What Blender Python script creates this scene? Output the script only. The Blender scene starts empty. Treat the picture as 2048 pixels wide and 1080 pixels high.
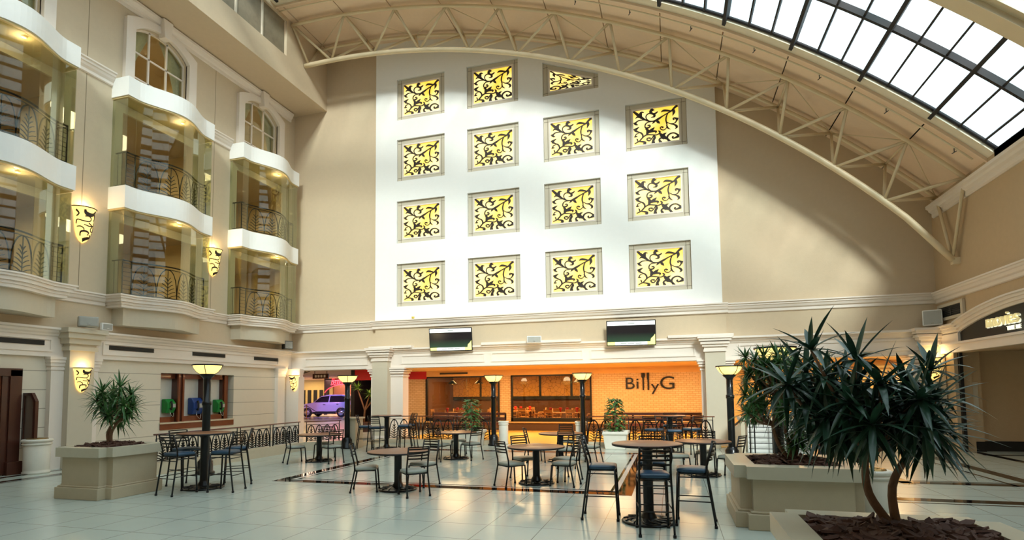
import bpy, math, random
from math import sin, cos, pi, radians, atan2, hypot, sqrt
from mathutils import Vector, Matrix
R_ = random.Random(7)
SC = bpy.context.scene
COL = SC.collection

SKY_S = 2.35; SUN_E = 4.5; SUN_D = (-1.2, 3.05, -1.95); EXPO = 0.24
LAMP_E = 1.3; SCON_E = 1.1; PANEL_E = .95; ARC_E = 80

# ------------------------------------------------------------- camera
H = 1.8                                   # eye height in metres
FPX, CX, CY = 1098.9, 1024.0, 710.4       # focal length and principal point in the 2048 x 1080 frame
YAW, PIT, ROL = 0.28326, 0.065137, -0.01144
def _axes():
    f = Vector((-sin(YAW), cos(YAW), 0)); r = Vector((cos(YAW), sin(YAW), 0)); u = Vector((0, 0, 1))
    f2 = f*cos(PIT)+u*sin(PIT); u2 = u*cos(PIT)-f*sin(PIT)
    return r*cos(ROL)+u2*sin(ROL), u2*cos(ROL)-r*sin(ROL), f2
RT, UP, FW = _axes()
cam_d = bpy.data.cameras.new('camera'); cam = bpy.data.objects.new('camera', cam_d); COL.objects.link(cam)
cam_d.sensor_width = 36; cam_d.lens = FPX*36/2048; cam_d.shift_y = (CY-540)/2048; cam_d.clip_start = .05; cam_d.clip_end = 500
m = Matrix((RT, UP, -FW)).transposed().to_4x4(); m.translation = Vector((0, 0, H)); cam.matrix_world = m
SC.camera = cam
CAM = Vector((0, 0, H))
def ray(u, v): return RT*((u-CX)/FPX)-UP*((v-CY)/FPX)+FW
def on(u, v, ax, val):                    # the point of a real plane (x, y or z = val) seen at a photograph position
    d = ray(u, v); return CAM+d*((val-CAM[ax])/d[ax])
def F(u, v, z=0.): return on(u, v, 2, z)

# ------------------------------------------------------------- light
w = bpy.data.worlds.new('sky'); SC.world = w; w.use_nodes = True
wn = w.node_tree.nodes; wl = w.node_tree.links
bg = wn['Background']; bg.inputs[1].default_value = SKY_S
tc = wn.new('ShaderNodeTexCoord'); no = wn.new('ShaderNodeTexNoise'); no.inputs['Scale'].default_value = 2.2; no.inputs['Detail'].default_value = 5
cr = wn.new('ShaderNodeValToRGB'); cr.color_ramp.elements[0].position = .35; cr.color_ramp.elements[1].position = .65
cr.color_ramp.elements[0].color = (.80, .93, .97, 1); cr.color_ramp.elements[1].color = (.98, .99, 1.0, 1)
wl.new(tc.outputs['Generated'], no.inputs['Vector']); wl.new(no.outputs['Fac'], cr.inputs['Fac']); wl.new(cr.outputs['Color'], bg.inputs[0])
sd = bpy.data.lights.new('sun', 'SUN'); sd.energy = SUN_E; sd.angle = radians(12); sd.color = (1.0, .955, .87)
sun = bpy.data.objects.new('sun', sd); COL.objects.link(sun)
sun.rotation_euler = Vector(SUN_D).to_track_quat('-Z', 'Y').to_euler(); sun.location = (6, -10, 20)
SC.view_settings.view_transform = 'Standard'; SC.view_settings.look = 'None'
SC.view_settings.exposure = EXPO; SC.view_settings.gamma = 1.0; SC.view_settings.use_curve_mapping = False
SC.cycles.transparent_max_bounces = 24; SC.cycles.max_bounces = 8
def area(name, loc, size, e, col, d=(0, 0, -1), sy=None):
    l = bpy.data.lights.new(name, 'AREA'); l.energy = e; l.color = col; l.size = size
    if sy: l.shape = 'RECTANGLE'; l.size_y = sy
    o = bpy.data.objects.new(name, l); COL.objects.link(o); o.location = loc
    o.rotation_euler = Vector(d).to_track_quat('-Z', 'Y').to_euler(); return o
def point(name, loc, e, col, r=.05):
    l = bpy.data.lights.new(name, 'POINT'); l.energy = e; l.color = col; l.shadow_soft_size = r
    o = bpy.data.objects.new(name, l); COL.objects.link(o); o.location = loc; return o
def spot(name, loc, tgt, e, col, ang, blend=.5):
    l = bpy.data.lights.new(name, 'SPOT'); l.energy = e; l.color = col; l.spot_size = radians(ang); l.spot_blend = blend; l.shadow_soft_size = .05
    o = bpy.data.objects.new(name, l); COL.objects.link(o); o.location = loc
    o.rotation_euler = (Vector(tgt)-Vector(loc)).to_track_quat('-Z', 'Y').to_euler(); return o

# ------------------------------------------------------------- materials
def lin(c):
    return tuple(((x/255)/12.92 if x/255 <= .04045 else ((x/255+.055)/1.055)**2.4) for x in c)+(1,)
def mat(name, c, rough=.6, metal=0., var=.06, scale=8., bump=0., bscale=60., emit=None, es=1., coat=0., spec=.5):
    mt = bpy.data.materials.new(name); mt.use_nodes = True; nt = mt.node_tree; N = nt.nodes; L = nt.links
    b = N['Principled BSDF']; b.inputs['Roughness'].default_value = rough; b.inputs['Metallic'].default_value = metal
    b.inputs['Coat Weight'].default_value = coat; b.inputs['Specular IOR Level'].default_value = spec
    t = N.new('ShaderNodeTexCoord'); n = N.new('ShaderNodeTexNoise'); n.inputs['Scale'].default_value = scale; n.inputs['Detail'].default_value = 4
    L.new(t.outputs['Object'], n.inputs['Vector'])
    mx = N.new('ShaderNodeMixRGB'); mx.name = 'base'; c = lin(c)
    mx.inputs[1].default_value = tuple(x*(1-var) for x in c[:3])+(1,); mx.inputs[2].default_value = tuple(min(1, x*(1+var)) for x in c[:3])+(1,)
    L.new(n.outputs['Fac'], mx.inputs[0]); L.new(mx.outputs[0], b.inputs['Base Color'])
    if bump:
        n2 = N.new('ShaderNodeTexNoise'); n2.inputs['Scale'].default_value = bscale; n2.inputs['Detail'].default_value = 6
        L.new(t.outputs['Object'], n2.inputs['Vector'])
        bp = N.new('ShaderNodeBump'); bp.inputs['Strength'].default_value = bump; bp.inputs['Distance'].default_value = .02
        L.new(n2.outputs['Fac'], bp.inputs['Height']); L.new(bp.outputs[0], b.inputs['Normal'])
    if emit: b.inputs['Emission Color'].default_value = lin(emit); b.inputs['Emission Strength'].default_value = es
    return mt
def nodes(mt): return mt.node_tree.nodes, mt.node_tree.links, mt.node_tree.nodes['Principled BSDF']
def mth(N, L, op, a, b=None, c=None):
    n = N.new('ShaderNodeMath'); n.operation = op
    for i, x in enumerate((a, b, c)):
        if x is None: continue
        if isinstance(x, (int, float)): n.inputs[i].default_value = x
        else: L.new(x, n.inputs[i])
    return n.outputs[0]
def overlay(mt, fac, col):                 # paints a pattern colour over the base colour
    N, L, b = nodes(mt); src = b.inputs['Base Color'].links[0].from_socket
    mx = N.new('ShaderNodeMixRGB'); L.new(fac, mx.inputs[0]); L.new(src, mx.inputs[1]); mx.inputs[2].default_value = lin(col)
    L.new(mx.outputs[0], b.inputs['Base Color'])
def wpos(mt):
    N, L, b = nodes(mt); g = N.new('ShaderNodeNewGeometry'); s = N.new('ShaderNodeSeparateXYZ'); L.new(g.outputs['Position'], s.inputs[0])
    return s.outputs
def line(N, L, coord, off, step, wdt):     # 1 inside a thin joint line, else 0
    a = mth(N, L, 'SUBTRACT', coord, off); a = mth(N, L, 'DIVIDE', a, step); a = mth(N, L, 'FRACT', a)
    return mth(N, L, 'LESS_THAN', a, wdt/step)
def glassy(name, tint, gl=.12, rough=.02):
    mt = bpy.data.materials.new(name); mt.use_nodes = True; N = mt.node_tree.nodes; L = mt.node_tree.links
    N.remove(N['Principled BSDF']); out = N['Material Output']
    tr = N.new('ShaderNodeBsdfTransparent'); tr.inputs[0].default_value = lin(tint)
    g = N.new('ShaderNodeBsdfGlossy'); g.inputs['Roughness'].default_value = rough; g.inputs[0].default_value = (1, 1, 1, 1)
    lw = N.new('ShaderNodeLayerWeight'); lw.inputs[0].default_value = .22
    f = mth(N, L, 'MULTIPLY_ADD', lw.outputs['Fresnel'], .5, gl)
    mx = N.new('ShaderNodeMixShader'); L.new(f, mx.inputs[0]); L.new(tr.outputs[0], mx.inputs[1]); L.new(g.outputs[0], mx.inputs[2]); L.new(mx.outputs[0], out.inputs[0])
    return mt

WALL = mat('beige_paint', (210, 188, 158), .85, var=.04, bump=.12, bscale=35)
WALLR = mat('tan_paint', (198, 172, 138), .85, var=.05, bump=.12, bscale=35)
WHITE = mat('white_plaster', (246, 243, 238), .7, var=.02, bump=.06, bscale=30)
TRIM = mat('white_trim', (238, 225, 212), .45, var=.02)
CREAM = mat('cream_panelled_wall', (226, 214, 194), .6, var=.03)
CEIL = mat('ceiling_board', (240, 212, 182), .8, var=.04, bump=.1, bscale=50)
STEEL = mat('cream_painted_steel', (228, 208, 172), .4, var=.06, scale=3)
FRAMEB = mat('beige_frame', (206, 194, 172), .7, var=.03)
IRON = mat('black_iron', (20, 19, 20), .35, .6, var=.2, coat=.3)
BRONZE = mat('dark_scroll_metal', (62, 52, 46), .45, .4, var=.2)
BLACK = mat('black', (14, 14, 15), .5)
DARK = mat('dark_bar', (30, 26, 28), .7, 0)
BLUE = mat('navy_vinyl', (40, 70, 94), .32, var=.12, scale=20)
GREYV = mat('pale_grey_vinyl', (162, 165, 154), .42, var=.05, scale=20)
STONE = mat('planter_stone', (186, 170, 142), .55, var=.07, bump=.1, bscale=70)
COPE = mat('planter_coping', (192, 184, 162), .28, var=.06)
POT = mat('white_pot', (226, 220, 206), .5, var=.05)
MULCH = mat('bark', (84, 54, 42), .8, var=.5, scale=14)
LEAF = mat('dark_green_leaf', (68, 108, 56), .33, var=.5, scale=5)
LEAF2 = mat('teal_leaf', (40, 72, 54), .28, var=.45, scale=3)
YUC = mat('lime_leaf', (96, 138, 48), .45, var=.3)
TRUNK = mat('grey_brown_trunk', (132, 98, 74), .8, var=.3, scale=12, bump=.5, bscale=25)
LAMP = mat('lit_amber_glass', (240, 215, 150), .4, var=.12, scale=9, emit=(255, 222, 130), es=LAMP_E)
SCON = mat('lit_cream_glass', (250, 225, 160), .4, emit=(255, 214, 120), es=SCON_E)
PANEL = None
WOOD = mat('red_brown_wood', (120, 58, 30), .35, var=.35, scale=3, coat=.3)
WOODD = mat('dark_wood', (72, 34, 22), .35, var=.3, scale=3, coat=.3)
VENT = mat('vent_dark', (60, 58, 54), .6)
SPK = mat('speaker_grey', (176, 174, 166), .6, bump=.3, bscale=400)
RIM = mat('handrail_wood', (104, 48, 30), .3, var=.3, coat=.4)
CHROME = mat('chrome', (200, 200, 200), .2, .9)
WARM = mat('interior_ochre', (206, 184, 136), .8)
BROWN = mat('interior_brown', (158, 134, 102), .8)
RED = mat('red_fascia', (200, 28, 30), .5)
PINK = mat('pink_wall', (214, 150, 130), .8)
GLASS = glassy('clear_glass', (236, 238, 226), .02)
RGLASS = glassy('shop_glass', (236, 226, 206), .03)

# wood grain tops
TOP = mat('table_laminate', (128, 74, 44), .38, var=.25, scale=2.2, coat=.08)
# polished dark stone band
BAND = mat('dark_granite', (26, 18, 15), .05, var=.5, scale=40, spec=.4)
WBAND = mat('white_marble_strip', (225, 222, 214), .12, var=.03)
# floor tiles .745 m
TILE = mat('floor_tile', (186, 194, 184), .22, var=.04, scale=2.5, spec=.5)
N, L, b = nodes(TILE); P = wpos(TILE)
lx = line(N, L, P[0], -.953-.0045, .745, .009); ly = line(N, L, P[1], 7.152-.0045, .735, .009)
overlay(TILE, mth(N, L, 'MAXIMUM', lx, ly), (104, 106, 98))
nr = N.new('ShaderNodeTexNoise'); nr.inputs['Scale'].default_value = 1.3
L.new(mth(N, L, 'MULTIPLY_ADD', nr.outputs['Fac'], .15, .13), b.inputs['Roughness'])
# ground-floor wall with horizontal grooves
N, L, b = nodes(CREAM); P = wpos(CREAM)
overlay(CREAM, line(N, L, P[2], .12, .46, .014), (150, 136, 116))
# tall joints in the upper left wall
WALLJ = mat('beige_paint_jointed', (212, 193, 165), .85, var=.04, bump=.12, bscale=35)
N, L, b = nodes(WALLJ); P = wpos(WALLJ)
overlay(WALLJ, mth(N, L, 'MULTIPLY', line(N, L, P[1], 10.47, 4.28, .02), mth(N, L, 'GREATER_THAN', P[2], 4.5)), (140, 124, 98))
# brick
BRICK = mat('painted_brick', (226, 176, 112), .75, var=.08)
N, L, b = nodes(BRICK); t = N.new('ShaderNodeTexCoord'); bt = N.new('ShaderNodeTexBrick'); mp = N.new('ShaderNodeMapping')
mp.inputs['Rotation'].default_value = (radians(90), 0, 0); L.new(t.outputs['Object'], mp.inputs[0]); L.new(mp.outputs[0], bt.inputs['Vector'])
bt.inputs['Scale'].default_value = 1; bt.inputs['Brick Width'].default_value = .23; bt.inputs['Row Height'].default_value = .085; bt.inputs['Mortar Size'].default_value = .008
bt.inputs['Color1'].default_value = lin((230, 200, 156)); bt.inputs['Color2'].default_value = lin((218, 186, 140)); bt.inputs['Mortar'].default_value = lin((186, 144, 94))
L.new(bt.outputs['Color'], b.inputs['Base Color'])
ORANGE = mat('orange_wall', (230, 186, 122), .8, var=.05)
# backlit panel glass: mottled yellow/white
PANEL = mat('backlit_glass', (240, 210, 110), .4)
N, L, b = nodes(PANEL); t = N.new('ShaderNodeTexCoord'); n = N.new('ShaderNodeTexNoise'); n.inputs['Scale'].default_value = 1.1; n.inputs['Detail'].default_value = 1
L.new(t.outputs['Object'], n.inputs['Vector']); c2 = N.new('ShaderNodeValToRGB'); L.new(n.outputs['Fac'], c2.inputs[0])
c2.color_ramp.elements[0].position = .38; c2.color_ramp.elements[1].position = .62
c2.color_ramp.elements[0].color = lin((247, 200, 60)); c2.color_ramp.elements[1].color = lin((255, 240, 175))
L.new(c2.outputs[0], b.inputs['Emission Color']); b.inputs['Emission Strength'].default_value = PANEL_E
# skylight sheet
SKYG = bpy.data.materials.new('skylight_sheet'); SKYG.use_nodes = True
N = SKYG.node_tree.nodes; L = SKYG.node_tree.links; N.remove(N['Principled BSDF'])
tr = N.new('ShaderNodeBsdfTransparent'); gl = N.new('ShaderNodeBsdfGlossy'); gl.inputs['Roughness'].default_value = .15
g = N.new('ShaderNodeNewGeometry'); s = N.new('ShaderNodeSeparateXYZ'); L.new(g.outputs['Position'], s.inputs[0])
nz = N.new('ShaderNodeTexNoise'); nz.inputs['Scale'].default_value = .8; nz.inputs['Detail'].default_value = 5; L.new(g.outputs['Position'], nz.inputs['Vector'])
c3 = N.new('ShaderNodeValToRGB'); c3.color_ramp.elements[0].position = .36; c3.color_ramp.elements[1].position = .6
c3.color_ramp.elements[0].color = (.54, .70, .74, 1); c3.color_ramp.elements[1].color = (.85, .93, .96, 1); L.new(nz.outputs['Fac'], c3.inputs[0])
fa = line(N, L, s.outputs[1], 13.65, .62, .06)
mx = N.new('ShaderNodeMixRGB'); L.new(mth(N, L, 'MULTIPLY', fa, .55), mx.inputs[0]); L.new(c3.outputs[0], mx.inputs[1]); mx.inputs[2].default_value = (.3, .38, .4, 1)
L.new(mx.outputs[0], tr.inputs[0]); ms = N.new('ShaderNodeMixShader'); ms.inputs[0].default_value = .05
L.new(tr.outputs[0], ms.inputs[1]); L.new(gl.outputs[0], ms.inputs[2]); L.new(ms.outputs[0], N['Material Output'].inputs[0])

# ------------------------------------------------------------- mesh tools
def crom(P, n=6):
    if len(P) < 3: return [tuple(p) for p in P]
    Q = [P[0]]+list(P)+[P[-1]]; out = []
    for i in range(1, len(Q)-2):
        for k in range(n):
            t = k/n; o = []
            for a, b_, c, d in zip(Q[i-1], Q[i], Q[i+1], Q[i+2]):
                o.append(.5*((2*b_)+(-a+c)*t+(2*a-5*b_+4*c-d)*t*t+(-a+3*b_-3*c+d)*t**3))
            out.append(tuple(o))
    out.append(tuple(P[-1])); return out
class MB:
    def __init__(s): s.v = []; s.f = []; s.sm = []
    def add(s, v, f, sm=False):
        k = len(s.v); s.v += [tuple(x) for x in v]; s.f += [tuple(i+k for i in q) for q in f]; s.sm += [sm]*len(f); return s
    def box(s, x0, x1, y0, y1, z0, z1):
        return s.add([(x0, y0, z0), (x1, y0, z0), (x1, y1, z0), (x0, y1, z0), (x0, y0, z1), (x1, y0, z1), (x1, y1, z1), (x0, y1, z1)],
                     [(0, 3, 2, 1), (4, 5, 6, 7), (0, 1, 5, 4), (1, 2, 6, 5), (2, 3, 7, 6), (3, 0, 4, 7)])
    def cbox(s, c, d, rz=0, rx=0):
        M_ = Matrix.Translation(c) @ Matrix.Rotation(rz, 4, 'Z') @ Matrix.Rotation(rx, 4, 'X'); k = len(s.v)
        s.box(-d[0]/2, d[0]/2, -d[1]/2, d[1]/2, -d[2]/2, d[2]/2)
        for i in range(k, len(s.v)): s.v[i] = tuple(M_ @ Vector(s.v[i]))
        return s
    def prism(s, poly, a0, a1, ax=2):      # polygon in the two other axes, extruded along axis ax
        n = len(poly); V_ = []
        for a in (a0, a1):
            for p in poly:
                q = [0, 0, 0]; o = [i for i in range(3) if i != ax]; q[ax] = a; q[o[0]] = p[0]; q[o[1]] = p[1]; V_.append(q)
        fs = [tuple(range(n))[::-1], tuple(range(n, 2*n))]+[(i, (i+1) % n, n+(i+1) % n, n+i) for i in range(n)]
        return s.add(V_, fs)
    def tube(s, pts, r, n=8, cap=True, flat=1.):
        P_ = [Vector(p) for p in pts]; rs = r if isinstance(r, (list, tuple)) else [r]*len(P_)
        V_ = []; prev = None
        for i, p in enumerate(P_):
            t = (P_[min(i+1, len(P_)-1)]-P_[max(i-1, 0)])
            if t.length < 1e-9: t = Vector((0, 0, 1))
            t.normalize()
            if prev is None: u = t.orthogonal().normalized() if abs(t.z) > .95 else Vector((0, 0, 1)).cross(t).normalized()
            else:
                u = prev-t*prev.dot(t); u = u.normalized() if u.length > 1e-6 else t.orthogonal().normalized()
            prev = u; w_ = t.cross(u)
            for k in range(n):
                a = 2*pi*(k+.5)/n; V_.append(p+u*(cos(a)*rs[i])+w_*(sin(a)*rs[i]*flat))
        fs = [(i*n+k, i*n+(k+1) % n, (i+1)*n+(k+1) % n, (i+1)*n+k) for i in range(len(P_)-1) for k in range(n)]
        k0 = len(s.f); s.add(V_, fs, n > 4)
        if cap:
            b_ = len(s.v)-len(V_); s.f.append(tuple(b_+k for k in range(n))[::-1]); s.f.append(tuple(b_+(len(P_)-1)*n+k for k in range(n))); s.sm += [False, False]
        return s
    def lathe(s, prof, c=(0, 0, 0), n=28, a0=0., a1=2*pi, sy=1.):
        full = abs(a1-a0-2*pi) < 1e-6; m_ = n if full else n+1; V_ = []
        for r, z in prof:
            for k in range(m_):
                a = a0+(a1-a0)*k/n; V_.append((c[0]+r*cos(a), c[1]+r*sin(a)*sy, c[2]+z))
        fs = []
        for i in range(len(prof)-1):
            for k in range(n):
                k2 = (k+1) % m_
                fs.append((i*m_+k, i*m_+k2, (i+1)*m_+k2, (i+1)*m_+k))
        return s.add(V_, fs, True)
    def ribbon(s, pts, ws, fn, d0, d1):    # flat bar of changing width in a plane; fn(u, v, depth) gives the place
        n = len(pts); A = []; B_ = []
        for i in range(n):
            p = pts[max(i-1, 0)]; q = pts[min(i+1, n-1)]; dx, dy = q[0]-p[0], q[1]-p[1]; l = hypot(dx, dy) or 1
            nx, ny = -dy/l*ws[i]/2, dx/l*ws[i]/2
            A.append((pts[i][0]+nx, pts[i][1]+ny)); B_.append((pts[i][0]-nx, pts[i][1]-ny))
        V_ = [fn(*a, d0) for a in A]+[fn(*a, d0) for a in B_]+[fn(*a, d1) for a in A]+[fn(*a, d1) for a in B_]
        fs = []
        for i in range(n-1):
            fs += [(i, i+1, n+i+1, n+i), (2*n+i, 3*n+i, 3*n+i+1, 2*n+i+1), (i, 2*n+i, 2*n+i+1, i+1), (n+i, n+i+1, 3*n+i+1, 3*n+i)]
        fs += [(0, n, 3*n, 2*n), (n-1, 3*n-1, 4*n-1, 2*n-1)]
        return s.add(V_, fs)
    def mesh(s, name, off=(0, 0, 0)):
        me = bpy.data.meshes.new(name); me.from_pydata([(x-off[0], y-off[1], z-off[2]) for x, y, z in s.v], [], s.f)
        me.polygons.foreach_set('use_smooth', s.sm); me.update(); return me
def obj(name, mb, mt, parent=None, loc=(0, 0, 0), bev=0.):
    me = mb.mesh(name, loc) if isinstance(mb, MB) else mb
    me.materials.append(mt) if not me.materials else None
    o = bpy.data.objects.new(name, me); COL.objects.link(o)
    if parent is not None: o.parent = parent
    else: o.location = loc
    if bev:
        md = o.modifiers.new('bevel', 'BEVEL'); md.width = bev; md.segments = 2; md.limit_method = 'ANGLE'
    return o
def part(root, name, mb, mt, bev=0., label=None):     # mesh written in world coordinates, kept under a root without rotation
    o = obj(name, mb.mesh(name, tuple(root.location)), mt, root, bev=bev)
    if label: o['label'] = label
    return o
def sub(root, p, name, mb, mt, bev=0., label=None):
    o = part(root, name, mb, mt, bev, label); o.parent = p; return o
def tag(o, label, cat, group=None, kind=None):
    o['label'] = label; o['category'] = cat
    if group: o['group'] = group
    if kind: o['kind'] = kind
    return o
def thing(name, label, cat, loc=(0, 0, 0), rz=0., group=None):
    o = bpy.data.objects.new(name, None); COL.objects.link(o); o.location = loc; o.rotation_euler = (0, 0, rz)
    o.empty_display_size = .2
    return tag(o, label, cat, group)
def struct(name, mb, mt, bev=0., loc=(0, 0, 0)):
    o = obj(name, mb, mt, None, loc, bev); o['kind'] = 'structure'; return o
def dup(root, loc, rz, label, group=None):
    kids = {}
    for o in bpy.data.objects:
        if o.parent is not None: kids.setdefault(o.parent.name, []).append(o)
    r = root.copy(); COL.objects.link(r); r.location = loc; r.rotation_euler = (0, 0, rz); r['label'] = label
    if group: r['group'] = group
    for ch in kids.get(root.name, []):
        c = ch.copy(); COL.objects.link(c); c.parent = r
        for g_ in kids.get(ch.name, []):
            d = g_.copy(); COL.objects.link(d); d.parent = c
    return r
def filled(loops, t):                      # flat plate of thickness t with holes, in its own XY plane
    cu = bpy.data.curves.new('tmp', 'CURVE'); cu.dimensions = '2D'; cu.fill_mode = 'BOTH'; cu.extrude = t/2
    for lp in loops:
        sp = cu.splines.new('POLY'); sp.points.add(len(lp)-1); sp.use_cyclic_u = True
        for p_, q in zip(sp.points, lp): p_.co = (q[0], q[1], 0, 1)
    o = bpy.data.objects.new('tmp', cu); me = bpy.data.meshes.new_from_object(o); bpy.data.objects.remove(o); bpy.data.curves.remove(cu); return me
def plate(loops, t, fn):                   # same, mapped by fn(u, v, w) into world space; returned as MB
    me = filled(loops, t); mb = MB(); mb.add([fn(*v.co) for v in me.vertices], [tuple(p.vertices) for p in me.polygons]); bpy.data.meshes.remove(me); return mb
def text(body, size, t=.01, spacing=1.):
    cu = bpy.data.curves.new('tmp', 'FONT'); cu.body = body; cu.size = size; cu.extrude = t/2; cu.space_character = spacing; cu.align_x = 'CENTER'; cu.align_y = 'CENTER'
    o = bpy.data.objects.new('tmp', cu); me = bpy.data.meshes.new_from_object(o); bpy.data.objects.remove(o); bpy.data.curves.remove(cu); return me
def textmb(body, size, fn, t=.01, sx=1., spacing=1.):
    me = text(body, size, t, spacing); mb = MB(); mb.add([fn(v.co[0]*sx, v.co[1], v.co[2]) for v in me.vertices], [tuple(p.vertices) for p in me.polygons]); bpy.data.meshes.remove(me); return mb
def arc(cx, cy, r, a0, a1, n): return [(cx+r*cos(radians(a0+(a1-a0)*i/n)), cy+r*sin(radians(a0+(a1-a0)*i/n))) for i in range(n+1)]
def rect(a, b, c, d): return [(a, c), (b, c), (b, d), (a, d)]
# ============================================================= the hall
XL, XR, YB, YR = -14.84, 7.53, 18.9, -9.0
VC = (-12.76, -13.02); VR = 28.72                       # axis and radius of the vaulted roof
def vault(a, dr=0): return (VC[0]+(VR+dr)*cos(radians(a)), VC[1]+(VR+dr)*sin(radians(a)))
def vz(x, dr=0): return VC[1]+sqrt((VR+dr)**2-(x-VC[0])**2)
# floor: tiled slab and its polished stone bands
struct('floor', MB().box(-34, 18, YR-.5, 46, -.3, 0), TILE)
bd = MB(); wb = MB()
def stripe(x0, x1, y0, y1, z=.003, w_=None): (w_ or bd).box(x0, x1, y0, y1, .0005, z)
def band_rect(x0, x1, y0, y1, wid=.26, gap=.09, thin=.05):        # outer dark, white, thin dark
    for a, b_, c, d, t in ((x0, x1, y0, y1, wid), (x0+wid+gap, x1-wid-gap, y0+wid+gap, y1-wid-gap, thin)):
        stripe(a, b_, c, c+t); stripe(a, b_, d-t, d); stripe(a, a+t, c+t, d-t); stripe(b_-t, b_, c+t, d-t)
    q = wid
    for a, b_, c, d in ((x0+q, x1-q, y0+q, y0+q+gap), (x0+q, x1-q, y1-q-gap, y1-q), (x0+q, x0+q+gap, y0+q+gap, y1-q-gap), (x1-q-gap, x1-q, y0+q+gap, y1-q-gap)): stripe(a, b_, c, d, .002, wb)
band_rect(-8.02, -.72, 9.65, 16.1)
for x, w_ in ((4.05, .2), (6.15, .26), (7.75, .2)): stripe(x, x+w_, 11.9 if x < 5 else 6, 17.5 if x < 7 else 18)
stripe(5.82, 5.88, 12, 17.5)
stripe(3.6, 12, 12.0, 12.26); stripe(4.25, 12, 12.34, 12.39); stripe(2.9, 12, 10.2, 10.46); stripe(2.9, 12, 10.03, 10.08)
for x, w_ in ((-13.2, .2), (-12.92, .05), (-13.9, .18), (-14.2, .05)): stripe(x-.6, x-.6+w_, 2, 12.5)
s_ = struct('floor_band', bd, BAND); s_.name = 'trim_1'; s_ = struct('trim_2', wb, WBAND)
stripe_ = MB().box(7.7, 14, 17.2, 17.35, .0005, .003); struct('trim_3', stripe_, BAND)

# ---- left wall
def LW(u, v, w_): return (XL-.15+w_, u, v)
BAYS = (8.39, 12.66, 16.93)
BW = 1.49
holes = [rect(-9.2, 18.9, 3.4, 13.4)]
def arched(yc, hw, z0, zs, za, n=14):
    R2 = (hw*hw+(za-zs)**2)/(2*(za-zs)); a = math.degrees(math.asin(hw/R2))
    return [(yc-hw, z0), (yc+hw, z0)]+[(yc+R2*sin(radians(t)), za-R2+R2*cos(radians(t))) for t in [a-2*a*i/n for i in range(n+1)]]
for yc in BAYS+(4.12, -.15):
    holes += [rect(yc-1.27, yc+1.27, 4.62, 6.88), rect(yc-1.27, yc+1.27, 7.66, 10.0), arched(yc, .93, 10.9, 12.45, 12.86)]
struct('wall_left', plate(holes, .3, LW), WALLJ)
low = [rect(-9.2, 18.9, 0, 3.5), rect(12.98, 15.86, .74, 2.47)]
o = struct('wall_left_1', plate(low, .3, LW), CREAM); o.name = 'wall_left_lower'
struct('baseboard_left', MB().box(XL, XL+.03, 4, 18.6, 0, .16), CREAM)
def mold_y(x, sgn, prof, y0, y1):           # prof: (projection, z); runs along y
    return MB().prism([(x-.02*sgn, prof[0][1])]+[(x+sgn*p, z) for p, z in prof]+[(x-.02*sgn, prof[-1][1])], y0, y1, 1)
def mold_x(y, prof, x0, x1):                # faces -y
    mb = MB(); n = len(prof)+2; P_ = [(y+.02, prof[0][1])]+[(y-p, z) for p, z in prof]+[(y+.02, prof[-1][1])]
    return mb.prism(P_, x0, x1, 0)
def join(*m_):
    o_ = MB()
    for q in m_: o_.add(q.v, q.f, False)
    return o_
STR = [(.02, 4.22), (.05, 4.24), (.05, 4.32), (.1, 4.35), (.13, 4.42), (.16, 4.44), (.16, 4.49), (.2, 4.5), (.2, 4.54)]
UST = [(.02, 10.44), (.05, 10.46), (.05, 10.54), (.1, 10.6), (.12, 10.66), (.15, 10.68), (.15, 10.74), (.19, 10.76), (.19, 10.8)]
CRN = [(.02, 12.98), (.05, 13.0), (.05, 13.08), (.1, 13.12), (.13, 13.2), (.17, 13.22), (.17, 13.3)]
ENT = [(.1, 2.78), (.1, 3.28), (.13, 3.3), (.15, 3.34), (.2, 3.38), (.22, 3.43), (.28, 3.45), (.28, 3.5)]
segs = [(-9, 8.39-BW), (8.39+BW, 12.66-BW), (12.66+BW, 16.93-BW), (16.93+BW, 18.75)]
struct('trim_4', join(*[mold_y(XL, 1, STR, a, b_) for a, b_ in segs]), TRIM)
struct('trim_5', join(*[mold_y(XL, 1, UST, a, b_) for a, b_ in segs[:3]+[(18.42, 18.6)]]), TRIM)
struct('trim_6', mold_y(XL, 1, CRN, -9, 18.62), TRIM)
struct('trim_7', mold_y(XL, 1, ENT, -9, 18.9), TRIM)
# raised panels on the left entablature
rp = MB()
def raised_y(x, y0, y1, z0, z1, w_=.05, t=.03):
    rp.box(x, x+t, y0, y1, z1-w_, z1).box(x, x+t, y0, y1, z0, z0+w_).box(x, x+t, y0, y0+w_, z0+w_, z1-w_).box(x, x+t, y1-w_, y1, z0+w_, z1-w_)
raised_y(XL+.1, 4.0, 9.85, 2.9, 3.24); raised_y(XL+.1, 11.1, 18.0, 2.9, 3.24)
struct('trim_8', rp, TRIM)
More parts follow.
